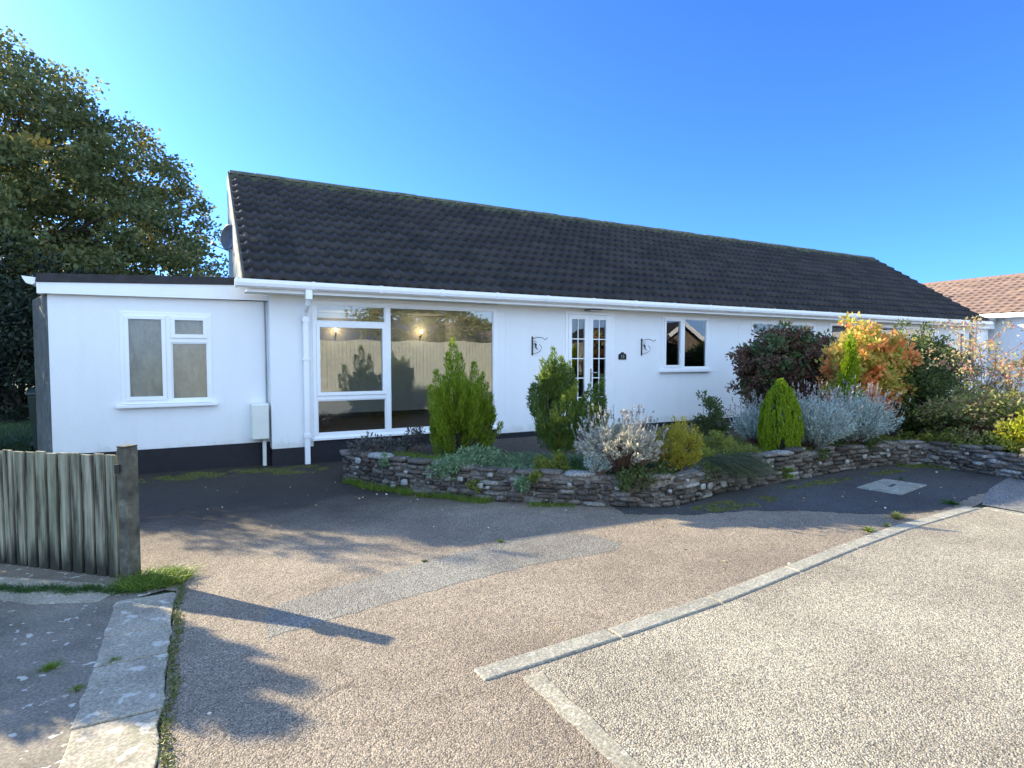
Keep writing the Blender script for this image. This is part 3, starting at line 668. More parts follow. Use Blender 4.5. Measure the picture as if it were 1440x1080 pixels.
# lamps lit inside
def emis(name,c,s):
    m,nt,out=newmat(name); e=N(nt,'ShaderNodeEmission'); e.inputs[0].default_value=(*c,1); e.inputs[1].default_value=s; L(nt,e.outputs[0],out.inputs[0]); return m
LAMP=emis('lit_bulb',(1,.55,.18),6)
for x,lb in ((1.72,'lit warm wall lamp seen through the left casement of the big window'),(3.66,'lit warm wall lamp seen through the large fixed pane of the big window')):
    t=empty('wall_lamp',(x,3.98,2.1),lb,'wall lamp','wall lamps in the front room')
    MB().tube([(x,3.998,2.08),(x,3.93,2.06),(x,3.90,2.13)],.012).build('lamp_arm',M['black'],t)
    bm=bmesh.new(); bmesh.ops.create_uvsphere(bm,u_segments=12,v_segments=8,radius=.035); me=bpy.data.meshes.new('bulb'); bm.to_mesh(me); bm.free(); me.transform(__import__('mathutils').Matrix.Translation((x,3.9,2.19))); link('bulb',me,LAMP,t)
    pl_=bpy.data.lights.new('lamp_light','POINT'); pl_.energy=.5; pl_.color=(1,.80,.58); pl_.shadow_soft_size=.05; lo=bpy.data.objects.new('lamp_light',pl_); col.objects.link(lo); lo.parent=t; lo.location=(0,-.25,.12)

# ------------------------------------------------------------------ neighbour
nb=empty('neighbour_bungalow',(25,2,0),'white bungalow with sunlit orange tiled roof behind the right end of the dark roof','house')
MB().box(25.0,33,-8,10,-.02,3.12).build('wall',M['render'],nb)
nv=Vector((4.3,0,1.78)); nl=nv.length; nv.normalize(); nn=Vector((-nv.z,0,nv.x))
tiled('roof',(24.6,10.3,3.20),(0,-1,0),nv,nn,18.6,nl,.3,.33,.03,.02,M['tiles_orange'],nb,per=6,seed=5)
MB().add([(28.9,10.3,4.95),(28.9,-8.3,4.95),(33.3,-8.3,3.15),(33.3,10.3,3.15)],[(0,1,2,3)]).build('rear_roof',M['tiles_orange'],nb)
m=MB()
for i in range(41): 
    a=-8.3+i*.45
    m.extrude_y([(28.9+.14*math.cos(t),4.94+.10*math.sin(t)) for t in [math.pi*k/6 for k in range(7)]],a,a+.44)
m.build('ridge_tiles',M['tiles_orange'],nb)
MB().box(24.62,24.66,-8.3,10.3,3.02,3.18).box(24.661,25,-8.3,10.3,3.02,3.04).build('fascia',M['upvc'],nb)
o=MB().tube([(26.15,4.55,3.75),(26.15,4.55,4.55)],.07,12).build('flue',M['grey_metal'],nb)
MB().tube([(26.15,4.55,3.80),(26.15,4.55,3.9)],.13,12).build('flue_flashing',M['upvc'],nb)
gb=empty('flat_roofed_garage',(22.4,2,0),'white flat-roofed garage between the two bungalows at the far right','garage')
MB().box(20.3,24.6,1.55,7,-.02,2.80).build('wall',M['render'],gb)
MB().box(20.15,24.80,1.35,7.1,2.90,3.02).build('roof',simple('lead_grey_roof',(.22,.23,.25),.7),gb)
MB().box(20.2,24.75,1.42,1.5,2.62,2.899).build('fascia',M['upvc'],gb)
MB().box(22.9,23.5,1.50,1.549,1.0,2.5).build('window',simple('dark_pane',(.10,.13,.16),.15),gb)
MB().box(23.7,24.3,1.50,1.549,.1,2.5).build('door',M['upvc'],gb)

# ------------------------------------------------------------------ things opposite (only in the panes' reflections)
fn=empty('board_fence',(10,-14,0),'pale sunlit board fence across the road, seen mirrored in the big window','fence')
m=MB(); x=-2.0
while x<18: m.box(x,x+.135,-14.02-.01*(int(x*7)%2),-14.0,.05,2.25+.04*math.sin(x*3)); x+=.15
m.build('boards',simple('pale_fence_boards',(.38,.37,.30),.8,.2,5),fn)
m=MB(); x=-2.0
while x<18.1: MB().box(x-.05,x+.05,-14.12,-14.03,0,2.3).build('post',M['wood_dark'],fn); x+=1.8
op=empty('opposite_house',(9,-24,0),'brick house with dark panelled roof across the road, mirrored in the big window','house')
MB().box(2,16,-28,-20,-.02,2.0).build('wall',simple('tan_brick',(.38,.26,.17),.85,.25,6),op)
MB().add([(1.7,-19.6,1.95),(16.3,-19.6,1.95),(16.3,-24,3.75),(1.7,-24,3.75),(1.7,-28.4,1.95),(16.3,-28.4,1.95)],[(0,1,2,3),(3,2,5,4),(0,3,4),(1,5,2)]).build('roof',M['tiles_orange'],op)
m=MB()
for i in range(7):
    for k in range(2):
        x=3.2+i*1.15; a=.15+.42*k; b=a+.38
        P=lambda s:( -19.6-4.4*s, 1.95+1.8*s+.06)
        (ya,za),(yb,zb)=P(a),P(b); m.add([(x,ya,za),(x+1.08,ya,za),(x+1.08,yb,zb),(x,yb,zb)],[(0,1,2,3)])
m.build('solar_panels',simple('solar_panel',(.02,.03,.06),.15,.3,2),op)
og=empty('white_gabled_house',(25,-17,0),'white gabled house across the road, mirrored in the small window','house')
MB().add([(19.4,-15,0),(25.8,-15,0),(25.8,-15,1.6),(22.6,-15,3.5),(19.4,-15,1.6),(19.4,-25,0),(25.8,-25,0),(25.8,-25,1.6),(22.6,-25,3.5),(19.4,-25,1.6)],[(0,1,2,3,4),(9,8,7,6,5),(0,4,9,5),(1,6,7,2)]).build('wall',simple('brown_cladding',(.20,.16,.12),.8,.2,3),og)
MB().add([(19.1,-14.7,1.45),(22.6,-14.7,3.55),(22.6,-25,3.55),(19.1,-25,1.45),(26.1,-14.7,1.45),(26.1,-25,1.45)],[(0,1,2,3),(1,4,5,2)]).build('roof',M['tiles'],og)
MB().add([(19.1,-14.68,1.45),(22.6,-14.68,3.58),(26.1,-14.68,1.45),(26.1,-14.68,1.2),(22.6,-14.68,3.3),(19.1,-14.68,1.2)],[(0,5,4,1),(1,4,3,2)]).build('bargeboard',M['upvc'],og)

# ------------------------------------------------------------------ raised bed
BASE=[(.758,-1.25),(.758,-1.558),(1.05,-2.179),(1.397,-2.742),(1.993,-3.404),(2.605,-3.908),(3.093,-4.271),(3.388,-4.47),(3.70,-4.50),(4.05,-4.42),(4.40,-4.33),(5.038,-4.262),(5.637,-4.257),(6.458,-4.185),(7.279,-4.169),(8.10,-4.20),(8.50,-4.45),(8.55,-4.85),(8.535,-5.35),(8.53,-5.65),(8.6,-7.5),(8.7,-10.0)]
sheet('flower_bed',[(p[0]+.05,p[1]+.05) for p in BASE]+[(26,-10),(26,-.6),(10.6,-.6),(10.4,-1.0),(1.2,-1.0)],.31,M['soil'],thick=.33)
class Path:
    def __init__(s,p):
        s.p=[Vector((*a,0)) for a in p]; s.l=[0]
        for a,b in zip(s.p,s.p[1:]): s.l.append(s.l[-1]+(b-a).length)
        s.T=s.l[-1]
    def at(s,t):
        t=min(max(t,0),s.T-1e-6); i=max(k for k in range(len(s.l)) if s.l[k]<=t); i=min(i,len(s.p)-2)
        a,b=s.p[i],s.p[i+1]; d=(b-a).normalized(); return a+d*(t-s.l[i]), d
wp=Path(BASE)
def wh(t): return .345+.03*math.sin(t*1.3)-(.05 if 4.2<t<5.6 else 0)
def stone(m_v,m_f,c,d,n,l,h,dep,g,nb_=[0]):
    U,Vv=9,6; base=sum(len(x) for x in m_v)
    th=np.linspace(0,2*np.pi,U,endpoint=False); ph=np.linspace(-np.pi/2,np.pi/2,Vv)
    T,P_=np.meshgrid(th,ph); e=.55
    sg=lambda w:np.sign(w)*np.abs(w)**e
    X=sg(np.cos(P_))*sg(np.cos(T)); Y=sg(np.cos(P_))*sg(np.sin(T)); Z=sg(np.sin(P_))
    j=1+g.normal(0,.07,size=X.shape); 
    sk=g.normal(0,.12)
    pts=np.array(c)+ (X*j*l/2)[...,None]*np.array(d)+(Y*j*dep/2)[...,None]*np.array(n)+((Z*j*h/2)+(X*sk*h*.5))[...,None]*np.array([0,0,1])
    m_v.append(pts.reshape(-1,3))
    i=np.arange(Vv-1)[:,None]*U; k=np.arange(U)[None,:]
    m_f.append(np.stack([base+i+k,base+i+(k+1)%U,base+i+U+(k+1)%U,base+i+U+k],-1).reshape(-1,4))
g=np.random.default_rng(11); sv_,sf_=[],[]
for crs in range(6):
    t=g.uniform(0,.1); z=.022+crs*.056
    while t<wp.T-.05:
        l=g.uniform(.10,.30) if g.random()<.75 else g.uniform(.05,.10); h=.056*g.uniform(.75,1.2)
        p,d=wp.at(t+l/2); n=Vector((d.y,-d.x,0))
        if z+h/2<wh(t)-.02:
            stone(sv_,sf_,p-n*(.045-.012*g.normal())+Vector((0,0,z+g.normal()*.006)),d,n,l*.97,h,.15,g)
        t+=l+.008
t=0
while t<wp.T-.1:       # rough coping
    l=g.uniform(.16,.42); p,d=wp.at(t+l/2); n=Vector((d.y,-d.x,0))
    if g.random()<.85: stone(sv_,sf_,p-n*(.08+.02*g.normal())+Vector((0,0,wh(t)-.005+g.normal()*.010)),d,n,l*.98,.055*g.uniform(.8,1.3),.22,g)
    t+=l
gw=empty('garden_wall',(3.4,-4.3,0),'low curved rubble stone wall holding the raised flower bed','garden wall')
me=np_mesh('stonework',np.concatenate(sv_),np.concatenate(sf_),True); link('stonework',me,M['stone'],gw)
inn=[]; out_=[]
for i in range(140):
    p,d=wp.at(wp.T*i/139); n=Vector((d.y,-d.x,0)); a=p-n*.028; b=p-n*.16; out_.append(a[:2]); inn.append(b[:2])
m=MB(); k=len(out_)
vs=[(p[0],p[1],-.02) for p in out_]+[(p[0],p[1],.315) for p in out_]+[(p[0],p[1],.315) for p in inn]
m.add(vs,[(i,i+1,k+i+1,k+i) for i in range(k-1)]+[(k+i,k+i+1,2*k+i+1,2*k+i) for i in range(k-1)]); m.build('mortar',M['mortar'],gw)
pv,pf=[],[]
for i in range(34):
    t=g.uniform(.1,wp.T*.82) if i>3 else (.55,1.35,5.4,5.1)[i]; p,d=wp.at(t); n=Vector((d.y,-d.x,0)); r=g.uniform(.018,.045) if i>3 else .05
    stone(pv,pf,p+n*.036+Vector((0,0,g.uniform(.10,.30))),d,n,r*2,r*1.5,.035,g)
link('white_pebbles',np_mesh('white_pebbles',np.concatenate(pv),np.concatenate(pf),True),M['white_bits'],gw)

# ------------------------------------------------------------------ gate / fence and post
PA=Vector((-1.445,-4.13,0)); PB=Vector((-2.62,-3.03,0)); pd=(PB-PA).normalized(); pn=Vector((-pd.y,pd.x,0))
if pn.y>0: pn=-pn
fp=empty('timber_fence',(-2.0,-3.6,0),'weathered greenish board fence ending in a square post at the left edge','fence')
m=MB(); s=0; k=0; LEN=(PB-PA).length
ptop=lambda s:.895-.012*s
while s<LEN:
    wd=.084; a=PA+pd*s; b=PA+pd*min(s+wd,LEN); f=.0; top=ptop(s)+.006*math.sin(k*2.3)
    lo=-.01
    m.prism([a[:2],b[:2],(b+pn*.020)[:2],(a+pn*.020)[:2]][::1],lo,top); s+=.112; k+=1
m.build('board_panel',M['wood'],fp,bevel=.0015)
m=MB(); s=.095
while s<LEN: 
    a=PA+pd*s-pn*.022; b=a+pd*.075; m.prism([a[:2],b[:2],(b+pn*.018)[:2],(a+pn*.018)[:2]],.0-.02,ptop(s)-.01); s+=.112
m.build('back_boards',M['wood_dark'],fp)
m=MB()
for z in (.18,.70):
    a=PA-pn*.07-pd*.02; b=PB-pn*.07; MB().prism([a[:2],b[:2],(b+pn*.045)[:2],(a+pn*.045)[:2]],z,z+.08).build('rail',M['wood_dark'],fp)
c=PA-pd*.095; pp=fp
u=pd*.042; v_=pn*.05
MB().prism([(c-u-v_)[:2],(c+u-v_)[:2],(c+u+v_)[:2],(c-u+v_)[:2]],-.02,.955).build('post',M['post'],pp,bevel=.006)
MB().prism([(c-u-v_)[:2],(c+u-v_)[:2],(c+u+v_)[:2],(c-u+v_)[:2]],.956,.968).build('post_cap',M['wood_dark'],pp,bevel=.003)
MB().box(c.x-.075,c.x-.045,c.y-.05,c.y-.01,.78,.84).build('latch',M['black'],pp)

# ------------------------------------------------------------------ plants
def tree_like(name, base, label, cat_, group=None, kind=None):
    return empty(name, base, label, cat_, group, kind)

def leaf_part(name, V, F, mat, parent): return link(name, np_mesh(name,V,F), mat, parent)

def clump_shrub(name, base, cen, rad, nclump, per, crad, leaf, mat, label, cat_='shrub', stem='twig', group=None, seed=1, hollow=.5, up=.3, power=2.0, zmin=None, nstem=None, wl=.55):
    g=np.random.default_rng(seed); t=empty(name,base,label,cat_,group)
    cen=np.array(cen,float); rad=np.array(rad,float); C=[]
    while len(C)<nclump:
        p=g.uniform(-1,1,3); r=(np.abs(p)**power).sum()**(1/power)
        if hollow<r<1.0:
            an=math.atan2(p[1],p[0]); lump=1+.10*math.sin(3*an+seed)+.08*math.sin(7*an+seed*2+4*p[2])+.06*math.sin(9*p[2]+seed)+(.12*g.random() if g.random()<.10 else 0)
            q_=cen+p*rad*(lump+.08*g.normal())
            if zmin is None or q_[2]>zmin: C.append(q_)
    C=np.array(C); n=len(C)*per; idx=np.repeat(np.arange(len(C)),per)
    cr=crad*g.uniform(.6,1.25,len(C))[idx]
    off=g.normal(size=(n,3)); off/=np.linalg.norm(off,axis=1,keepdims=True); off*=(g.random(n)**(1/2.2)*cr)[:,None]; off[:,2]*=.75
    P=C[idx]+off; D=off/crad+g.normal(size=(n,3))*.7; D[:,2]+=up
    ls=leaf*g.uniform(.6,1.3,n)
    V,F=blades(P,D,ls,ls*wl,.06,seed); leaf_part('foliage',V,F,mat,t)
    m=MB(); ns=nstem if nstem is not None else min(26,len(C)); b=Vector(base)
    for k in g.choice(len(C),min(ns,len(C)),replace=False):
        e=Vector(C[k]); st=b+Vector((g.normal()*.04,g.normal()*.04,0)); mid=(st+e)/2+Vector((g.normal(),g.normal(),abs(g.normal())))*(e-st).length*.08
        r0=.012*(rad.max()/.8)**.7; m.tube([st,mid,e],[r0,r0*.6,r0*.25],5,False)
    m.build('stems',M[stem],t); return t

def conifer(name, base, plumes, mat, label, seed=1, blade=.045, bw=.016, nper=150, cat_='conifer', group=None, spread=.55, kern=None):
    """plumes: list of (foot, tip, radius)"""
    g=np.random.default_rng(seed); t=empty(name,base,label,cat_,group); Pp=[];Dd=[]
    for (a,b,r) in plumes:
        a=np.array(a);b=np.array(b); ax=b-a; ll=np.linalg.norm(ax); ax/=ll; b=b+ax*(g.random()**3)*.07; ll=np.linalg.norm(b-a); n=int(nper*(ll/.3)*(r/.06)**.5)
        s=g.random(n)**.8; o=g.normal(size=(n,3)); o-=(o@ax)[:,None]*ax; o/=np.linalg.norm(o,axis=1,keepdims=True)+1e-9
        rr=r*np.sin(np.clip(s*.93+.07,0,1)*np.pi)**.6*g.uniform(.3,1,n)
        Pp.append(a+ax*(s*ll)[:,None]+o*rr[:,None]); Dd.append(ax*1.0+o*spread+g.normal(size=(n,3))*.25)
    P=np.concatenate(Pp);D=np.concatenate(Dd); n=len(P)
    ls=blade*g.uniform(.6,1.35,n); V,F=blades(P,D,ls,bw*g.uniform(.7,1.3,n),.05,seed); leaf_part('foliage',V,F,mat,t)
    m=MB(); b=Vector(base)
    for (a,e,r) in plumes[::max(1,len(plumes)//14)]:
        m.tube([b,(b+Vector(a))/2+Vector((0,0,.02)),Vector(a),Vector(e)],[.016,.012,.008,.003],5,False)
    m.build('stems',M['bark'],t); return t

def shell_plumes(cen, rad, n, ln, r, seed, outw=.35, z0=-.9, inner=.6, egg=0.0):
    g=np.random.default_rng(seed); out=[]; cen=np.array(cen); rad=np.array(rad)
    for i in range(n):
        p=g.normal(size=3); p/=np.linalg.norm(p)
        while p[2]<z0: p=g.normal(size=3); p/=np.linalg.norm(p)
        k=g.uniform(inner,1.0); sh=np.array([1-egg*p[2],1-egg*p[2],1])
        q_=cen+p*rad*k*sh; d=np.array([p[0]*outw,p[1]*outw,1.0])+g.normal(size=3)*.10; d/=np.linalg.norm(d)
        l=ln*g.uniform(.7,1.3); a=q_-d*l*.65; a[2]=max(a[2],cen[2]-rad[2]*1.0); out.append((a,q_+d*l*.35,r*g.uniform(.7,1.25)))
    return out

BZ=.30
# bright green cypress with several spires, before the big window
pl=[]
for (cx,cy,cz,rx,rz,n) in ((1.93,-2.32,1.02,.30,.42,60),(2.30,-2.0,.90,.27,.42,60),(2.05,-2.12,.62,.36,.30,46),(2.50,-1.95,.62,.22,.32,34)):
    pl+=shell_plumes((cx,cy,cz),(rx,rx,rz),n,.24,.045,int(cx*100),.25)
pl+=[((1.93,-2.32,1.25),(1.89,-2.36,1.80),.075),((1.86,-2.4,1.2),(1.80,-2.42,1.62),.07),((2.05,-2.2,1.1),(2.03,-2.25,1.62),.07),((2.36,-1.95,1.1),(2.38,-1.93,1.52),.07),((1.72,-2.5,.9),(1.60,-2.55,1.42),.08),((1.66,-2.5,.7),(1.52,-2.55,1.22),.08),((1.8,-2.4,.55),(1.62,-2.5,.95),.07)]
conifer('cypress_bush',(2.08,-2.15,BZ),pl,M['cypress'],'bright green multi-spired cypress in front of the big window',2,blade=.055,bw=.011,nper=190,spread=.4)
# darker cypress before the door
pl=shell_plumes((2.90,-3.20,.90),(.36,.36,.50),150,.22,.04,5,.3)+shell_plumes((2.80,-3.25,1.25),(.16,.16,.28),34,.24,.045,6,.2)+shell_plumes((3.04,-3.12,1.28),(.16,.16,.26),34,.24,.045,7,.2)
pl+=[((2.82,-3.25,1.3),(2.80,-3.27,1.66),.045)]
conifer('cypress_bush',(2.90,-3.2,BZ),pl,M['cypress_dk'],'tall dark green cypress with yellow tips partly hiding the glazed door',3,blade=.045,bw=.011,nper=200,spread=.45)
pl=shell_plumes((4.08,-2.35,.72),(.22,.22,.42),60,.2,.035,15,.3)+[((3.98,-2.4,.8),(3.94,-2.42,1.18),.05),((4.20,-2.3,.8),(4.26,-2.28,1.30),.05)]
conifer('cypress_bush',(4.08,-2.35,BZ),pl,M['cypress_dk'],'small dark two-tipped cypress behind the silver shrub by the door',4,bw=.011,nper=190)
# golden egg-shaped conifer
g=np.random.default_rng(21); pl=[]
for i in range(420):
    u=g.random(); ang=g.uniform(0,2*math.pi); z=.33+.86*u; r=.285*math.sin(min(1,(u*.80+.20))**1.0*math.pi)**.62*(1-.15*u)
    c=np.array([6.10+r*math.cos(ang),-3.86+r*math.sin(ang),z]); d=np.array([-.10*math.cos(ang),-.10*math.sin(ang),1]); 
    pl.append((c-d*.09,c+d*.07,.018))
pl.append(((6.10,-3.86,.35),(6.10,-3.86,1.22),.10))
conifer('golden_dwarf_conifer',(6.10,-3.86,BZ),pl,M['goldball'],'lime green egg-shaped dwarf conifer standing among silver lavender',6,blade=.035,bw=.010,nper=210,spread=.25)
# yellow conifer at the wall corner
conifer('yellow_conifer',(3.80,-4.28,BZ),shell_plumes((3.80,-4.28,.56),(.27,.25,.29),150,.13,.035,8,.8,-.7)+[((3.78,-4.3,.7),(3.74,-4.3,.92),.04),((3.88,-4.28,.7),(3.92,-4.26,.90),.04)],M['yellow'],'round golden yellow conifer on the corner of the stone wall',8,blade=.032,bw=.009,nper=150,spread=.9)
# slender yellow green conifer against the orange shrub
pl=[]
for i in range(60):
    g=np.random.default_rng(300+i); u=g.random(); r=.14*(1-u)**.6; a=g.uniform(0,6.28); c=np.array([7.85+r*math.cos(a),-3.72+r*math.sin(a),.62+1.15*u]); pl.append((c-np.array([0,0,.10]),c+np.array([.02*math.cos(a),.02*math.sin(a),.12]),.04))
conifer('slender_conifer',(7.85,-3.72,BZ),pl,M['goldball'],'slender yellow-green conifer spire in front of the orange shrub',9,blade=.05,bw=.02,nper=110)

def spiky(name, base, R_, Hh, n, mat, label, cat_='shrub', bl=.05, bwid=.012, spikes=0, smat=None, slen=.25, seed=1, stems=None, core=.25, spikew=.016, nst=70, tilt=1.0):
    """sub-shrub: shoots fan out of the base, each clothed with short leaves; flower spikes on top"""
    g=np.random.default_rng(seed); t=empty(name,base,label,cat_); b=np.array(base,float); Ps=[];Ds=[]
    ns=n; tips=[]
    for i in range(ns):
        a=g.uniform(0,2*math.pi); k=g.random()**.55*tilt; d=np.array([math.cos(a)*k*R_,math.sin(a)*k*R_,Hh*math.sqrt(max(.05,1-.75*k*k))])*g.uniform(.82,1.06)
        s0=g.uniform(core,min(.9,max(.6,core+.15))); m_=int(26); s=s0+(1-s0)*g.random(m_); pts=b+d*s[:,None]; pts[:,2]+=0
        pts+=g.normal(size=(m_,3))*.012; dn=d/np.linalg.norm(d); Ps.append(pts); Ds.append(dn+g.normal(size=(m_,3))*.45); tips.append((b+d,dn))
    P=np.concatenate(Ps);D=np.concatenate(Ds); l=bl*g.uniform(.6,1.3,len(P)); V,F=blades(P,D,l,bwid*g.uniform(.7,1.4,len(P)),.05,seed)
    leaf_part('foliage',V,F,mat,t)
    mst=MB()
    for i in g.choice(len(tips),min(nst,len(tips)),replace=False):
        e=Vector(tips[i][0]); s_=Vector(base)+Vector((g.normal()*.03,g.normal()*.03,0)); mst.tube([s_,(s_+e)/2+Vector((0,0,-.02)),e],[.007,.005,.002],4,False)
    mst.build('stems',M[stems or 'twig'],t)
    if spikes:
        Ps=[];Ds=[];Ls=[];Ws=[]
        for i in range(spikes):
            p,dn=tips[g.integers(len(tips))]; 
            if p[2]<base[2]+Hh*.45: continue
            d=dn*.7+np.array([0,0,1.0])+g.normal(size=3)*.12; d/=np.linalg.norm(d); l=slen*g.uniform(.5,1.2)
            Ps.append(p[None]);Ds.append(d[None]);Ls.append([l]);Ws.append([.004])
            m_=8; q_=p+d*l*g.uniform(.78,1.02,m_)[:,None]; Ps.append(q_);Ds.append(d+g.normal(size=(m_,3))*.35);Ls.append(np.full(m_,.028));Ws.append(np.full(m_,spikew))
        V,F=blades(np.concatenate(Ps),np.concatenate(Ds),np.concatenate(Ls),np.concatenate(Ws),.0,seed+1); leaf_part('flower_spikes',V,F,smat or M['grey_spike'],t)
    return t
# silver shrub with brown dead middle (two tones of one plant)
t=spiky('silver_shrub',(3.22,-4.02,BZ),.50,.52,330,M['silver_warm'],'pale silver shrub with brown woody middle spilling towards the wall top',bl=.05,bwid=.016,spikes=150,smat=M['grey_spike'],slen=.24,seed=31,core=.74,nst=420,tilt=1.0)
g=np.random.default_rng(5); Ps=[];Ds=[]
for i in range(900):
    a=g.uniform(0,6.28); k=g.random()**.6*.42; Ps.append((3.22+k*math.cos(a)*.35,-4.05+k*math.sin(a)*.35,BZ+.02)); Ds.append((math.cos(a)*k*1.5,math.sin(a)*k*1.5-.25,.8))
V,F=strips(np.array(Ps),np.array(Ds),g.uniform(.25,.50,900),.008,5,.1); leaf_part('dead_stems',V,F,M['dry'],t)
spiky('silver_cushion',(2.92,-4.02,BZ-.02),.17,.30,150,M['silver'],'small silver-blue cushion plant left of the brown and silver shrub',bl=.03,bwid=.012,seed=32,core=.3)
# lavenders
spiky('lavender_bush',(6.25,-3.30,BZ),.34,.55,240,M['silver'],'grey lavender behind and left of the lime egg-shaped conifer',cat_='lavender',spikes=90,slen=.22,seed=33,bl=.045,core=.2)
spiky('lavender_bush',(6.72,-3.92,BZ-.03),.58,.72,620,M['silver'],'large silver lavender right of the lime egg-shaped conifer',cat_='lavender',spikes=170,slen=.24,seed=34,bl=.05,core=.2)
spiky('lavender_bush',(7.65,-3.95,BZ-.03),.60,.74,620,M['silver'],'silver lavender at the right end of the bed below the dark shrub',cat_='lavender',spikes=170,slen=.24,seed=35,bl=.05,core=.2)
# low plants
clump_shrub('heath_mound',(4.95,-3.75,BZ),(4.95,-3.78,.36),(.50,.42,.24),90,150,.10,.03,M['heath'],'low green and yellow heather mound left of the lime conifer','heather',seed=41,hollow=.3,up=.7,wl=.35)
clump_shrub('heath_tuft',(2.62,-3.55,BZ),(2.62,-3.58,.36),(.20,.18,.16),36,130,.06,.03,M['heath'],'small yellow-green heather clump at the foot of the tall dark cypress','heather',seed=42,hollow=.2,up=.7,wl=.35)
clump_shrub('small_evergreen',(6.35,-2.35,BZ),(6.35,-2.35,.60),(.24,.24,.34),40,60,.10,.05,M['olive'],'small dark evergreen against the white wall behind the lavender','shrub',seed=43)
clump_shrub('purple_leaved_plant',(1.02,-1.62,BZ),(1.05,-1.62,.42),(.34,.22,.18),40,26,.08,.055,M['purple'],'purplish grey spindly plant at the left end of the raised bed','shrub',seed=44,hollow=.1,up=.8,wl=.35,group=None)
clump_shrub('dark_leaved_plant',(1.62,-1.75,BZ),(1.62,-1.75,.44),(.22,.18,.20),30,26,.07,.05,M['purple'],'small dusky plant under the big window beside the bright cypress','shrub',seed=45,hollow=.1,up=.8,wl=.4)
# sedum-like ground cover spilling over the coping
def carpet(name, polyfn, n, mat, label, cat_, ln, wd, z, seed, droop=.3, kind='stuff', up=1.0):
    g=np.random.default_rng(seed); P=polyfn(g,n); P=np.array(P); P[:,2]=z if not hasattr(z,'__len__') else P[:,2]
    D=g.normal(size=(len(P),3))*.5; D[:,2]=up
    V,F=strips(P,D,ln*g.uniform(.5,1.4,len(P)),wd,seed,droop,2)
    o=link(name,np_mesh(name,V,F),mat); return tag(o,label,cat_,None,kind)
def along(t0,t1,o0,o1):
    def f(g,n):
        r=[]
        for i in range(n):
            t=g.uniform(t0,t1); p,d=wp.at(t); nn_=Vector((d.y,-d.x,0)); o=g.uniform(o0,o1)+.03*math.sin(t*9); q_=p+nn_*o; r.append((q_.x,q_.y,0))
        return r
    return f
carpet('bed_grass',along(.9,2.2,-.42,-.10),2600,M['grass'],'bright grass along the wall top at the left end of the bed','grass',.13,.006,.30,51)
carpet('bed_grass',along(3.3,4.6,-.9,-.12),3600,M['lawn'],'short grass growing in the bed behind the middle of the wall','grass',.09,.006,.30,52)
carpet('bed_ground_cover',along(1.3,4.7,-1.3,-.14),6500,M['sedum'],'low grey-green ground cover filling the bed behind the left half of the wall','ground cover',.085,.012,.30,53,.5)
carpet('bed_ground_cover',along(5.0,9.6,-1.5,-.14),8000,M['heath'],'low green ground cover filling the bed behind the right half of the wall','ground cover',.085,.012,.30,54,.5)
def blob(cx,cy,rx,ry):
    def f(g,n):
        a=g.uniform(0,6.28,n); r=g.random(n)**.6; return np.stack([cx+rx*r*np.cos(a),cy+ry*r*np.sin(a),np.zeros(n)],1)
    return f
clump_shrub('grey_green_mat',(1.85,-2.75,BZ),(1.88,-2.86,.32),(.50,.30,.16),90,70,.09,.045,M['sedum'],'spreading grey-green mat plant below the bright cypress spilling over the wall','ground cover',seed=46,hollow=.1,up=.4,wl=.35)
clump_shrub('grey_green_tuft',(2.55,-3.80,.18),(2.16,-3.62,.20),(.10,.10,.08),12,60,.05,.05,M['sedum'],'little grey-green tuft growing out of the front of the wall','ground cover',seed=47,hollow=.0,up=.3,wl=.3)
o=bpy.data.objects['grey_green_tuft']; 
# tufts at the wall foot
for i,(t0,t1,n,h,lb) in enumerate([(.35,1.5,1500,.09,'bright grass strip at the foot of the left end of the stone wall'),(1.6,2.5,900,.08,'grass strip at the wall foot below the grey-green mat plant'),(2.9,3.4,360,.06,'small grass patch at the wall foot below the tall dark cypress'),(9.1,9.9,420,.05,'mossy grass patch at the wall foot below the lavender')]):
    carpet('verge_grass',along(t0,t1,.02,.16),n,M['grass'],lb,'grass',h,.006,-.004,60+i)
# moss on the tarmac
for i,(cx,cy,rx,ry,n,lb) in enumerate([(-.9,-.25,.9,.30,5000,'mossy green strip on the tarmac below the extension wall'),(.3,-.45,.45,.30,2600,'moss on the tarmac round the foot of the white downpipe'),(4.15,-4.75,.75,.16,3500,'moss patch on the tarmac in front of the wall corner'),(6.0,-4.5,.7,.10,2200,'moss line on the tarmac near the wall left of the manhole'),(7.6,-4.5,.7,.10,1800,'moss along the tarmac edge behind the manhole')]):
    def f(g,n,cx=cx,cy=cy,rx=rx,ry=ry):
        P=[]
        ph=g.uniform(0,6,6)
        while len(P)<n:
            x,y=cx+rx*g.uniform(-1,1),cy+ry*g.uniform(-1,1)
            v=math.sin(x*7+ph[0])+math.sin(y*11+ph[1])+math.sin(x*13+y*9+ph[2])+math.sin(x*23-y*17+ph[3])*.7
            if v>.25+g.normal()*.9 and ((x-cx)/rx)**2+((y-cy)/ry)**2<1: P.append((x,y,0))
        return P
    carpet('tarmac_moss',f,n,M['moss'],lb,'moss',.016,.012,-.005,70+i,.8)
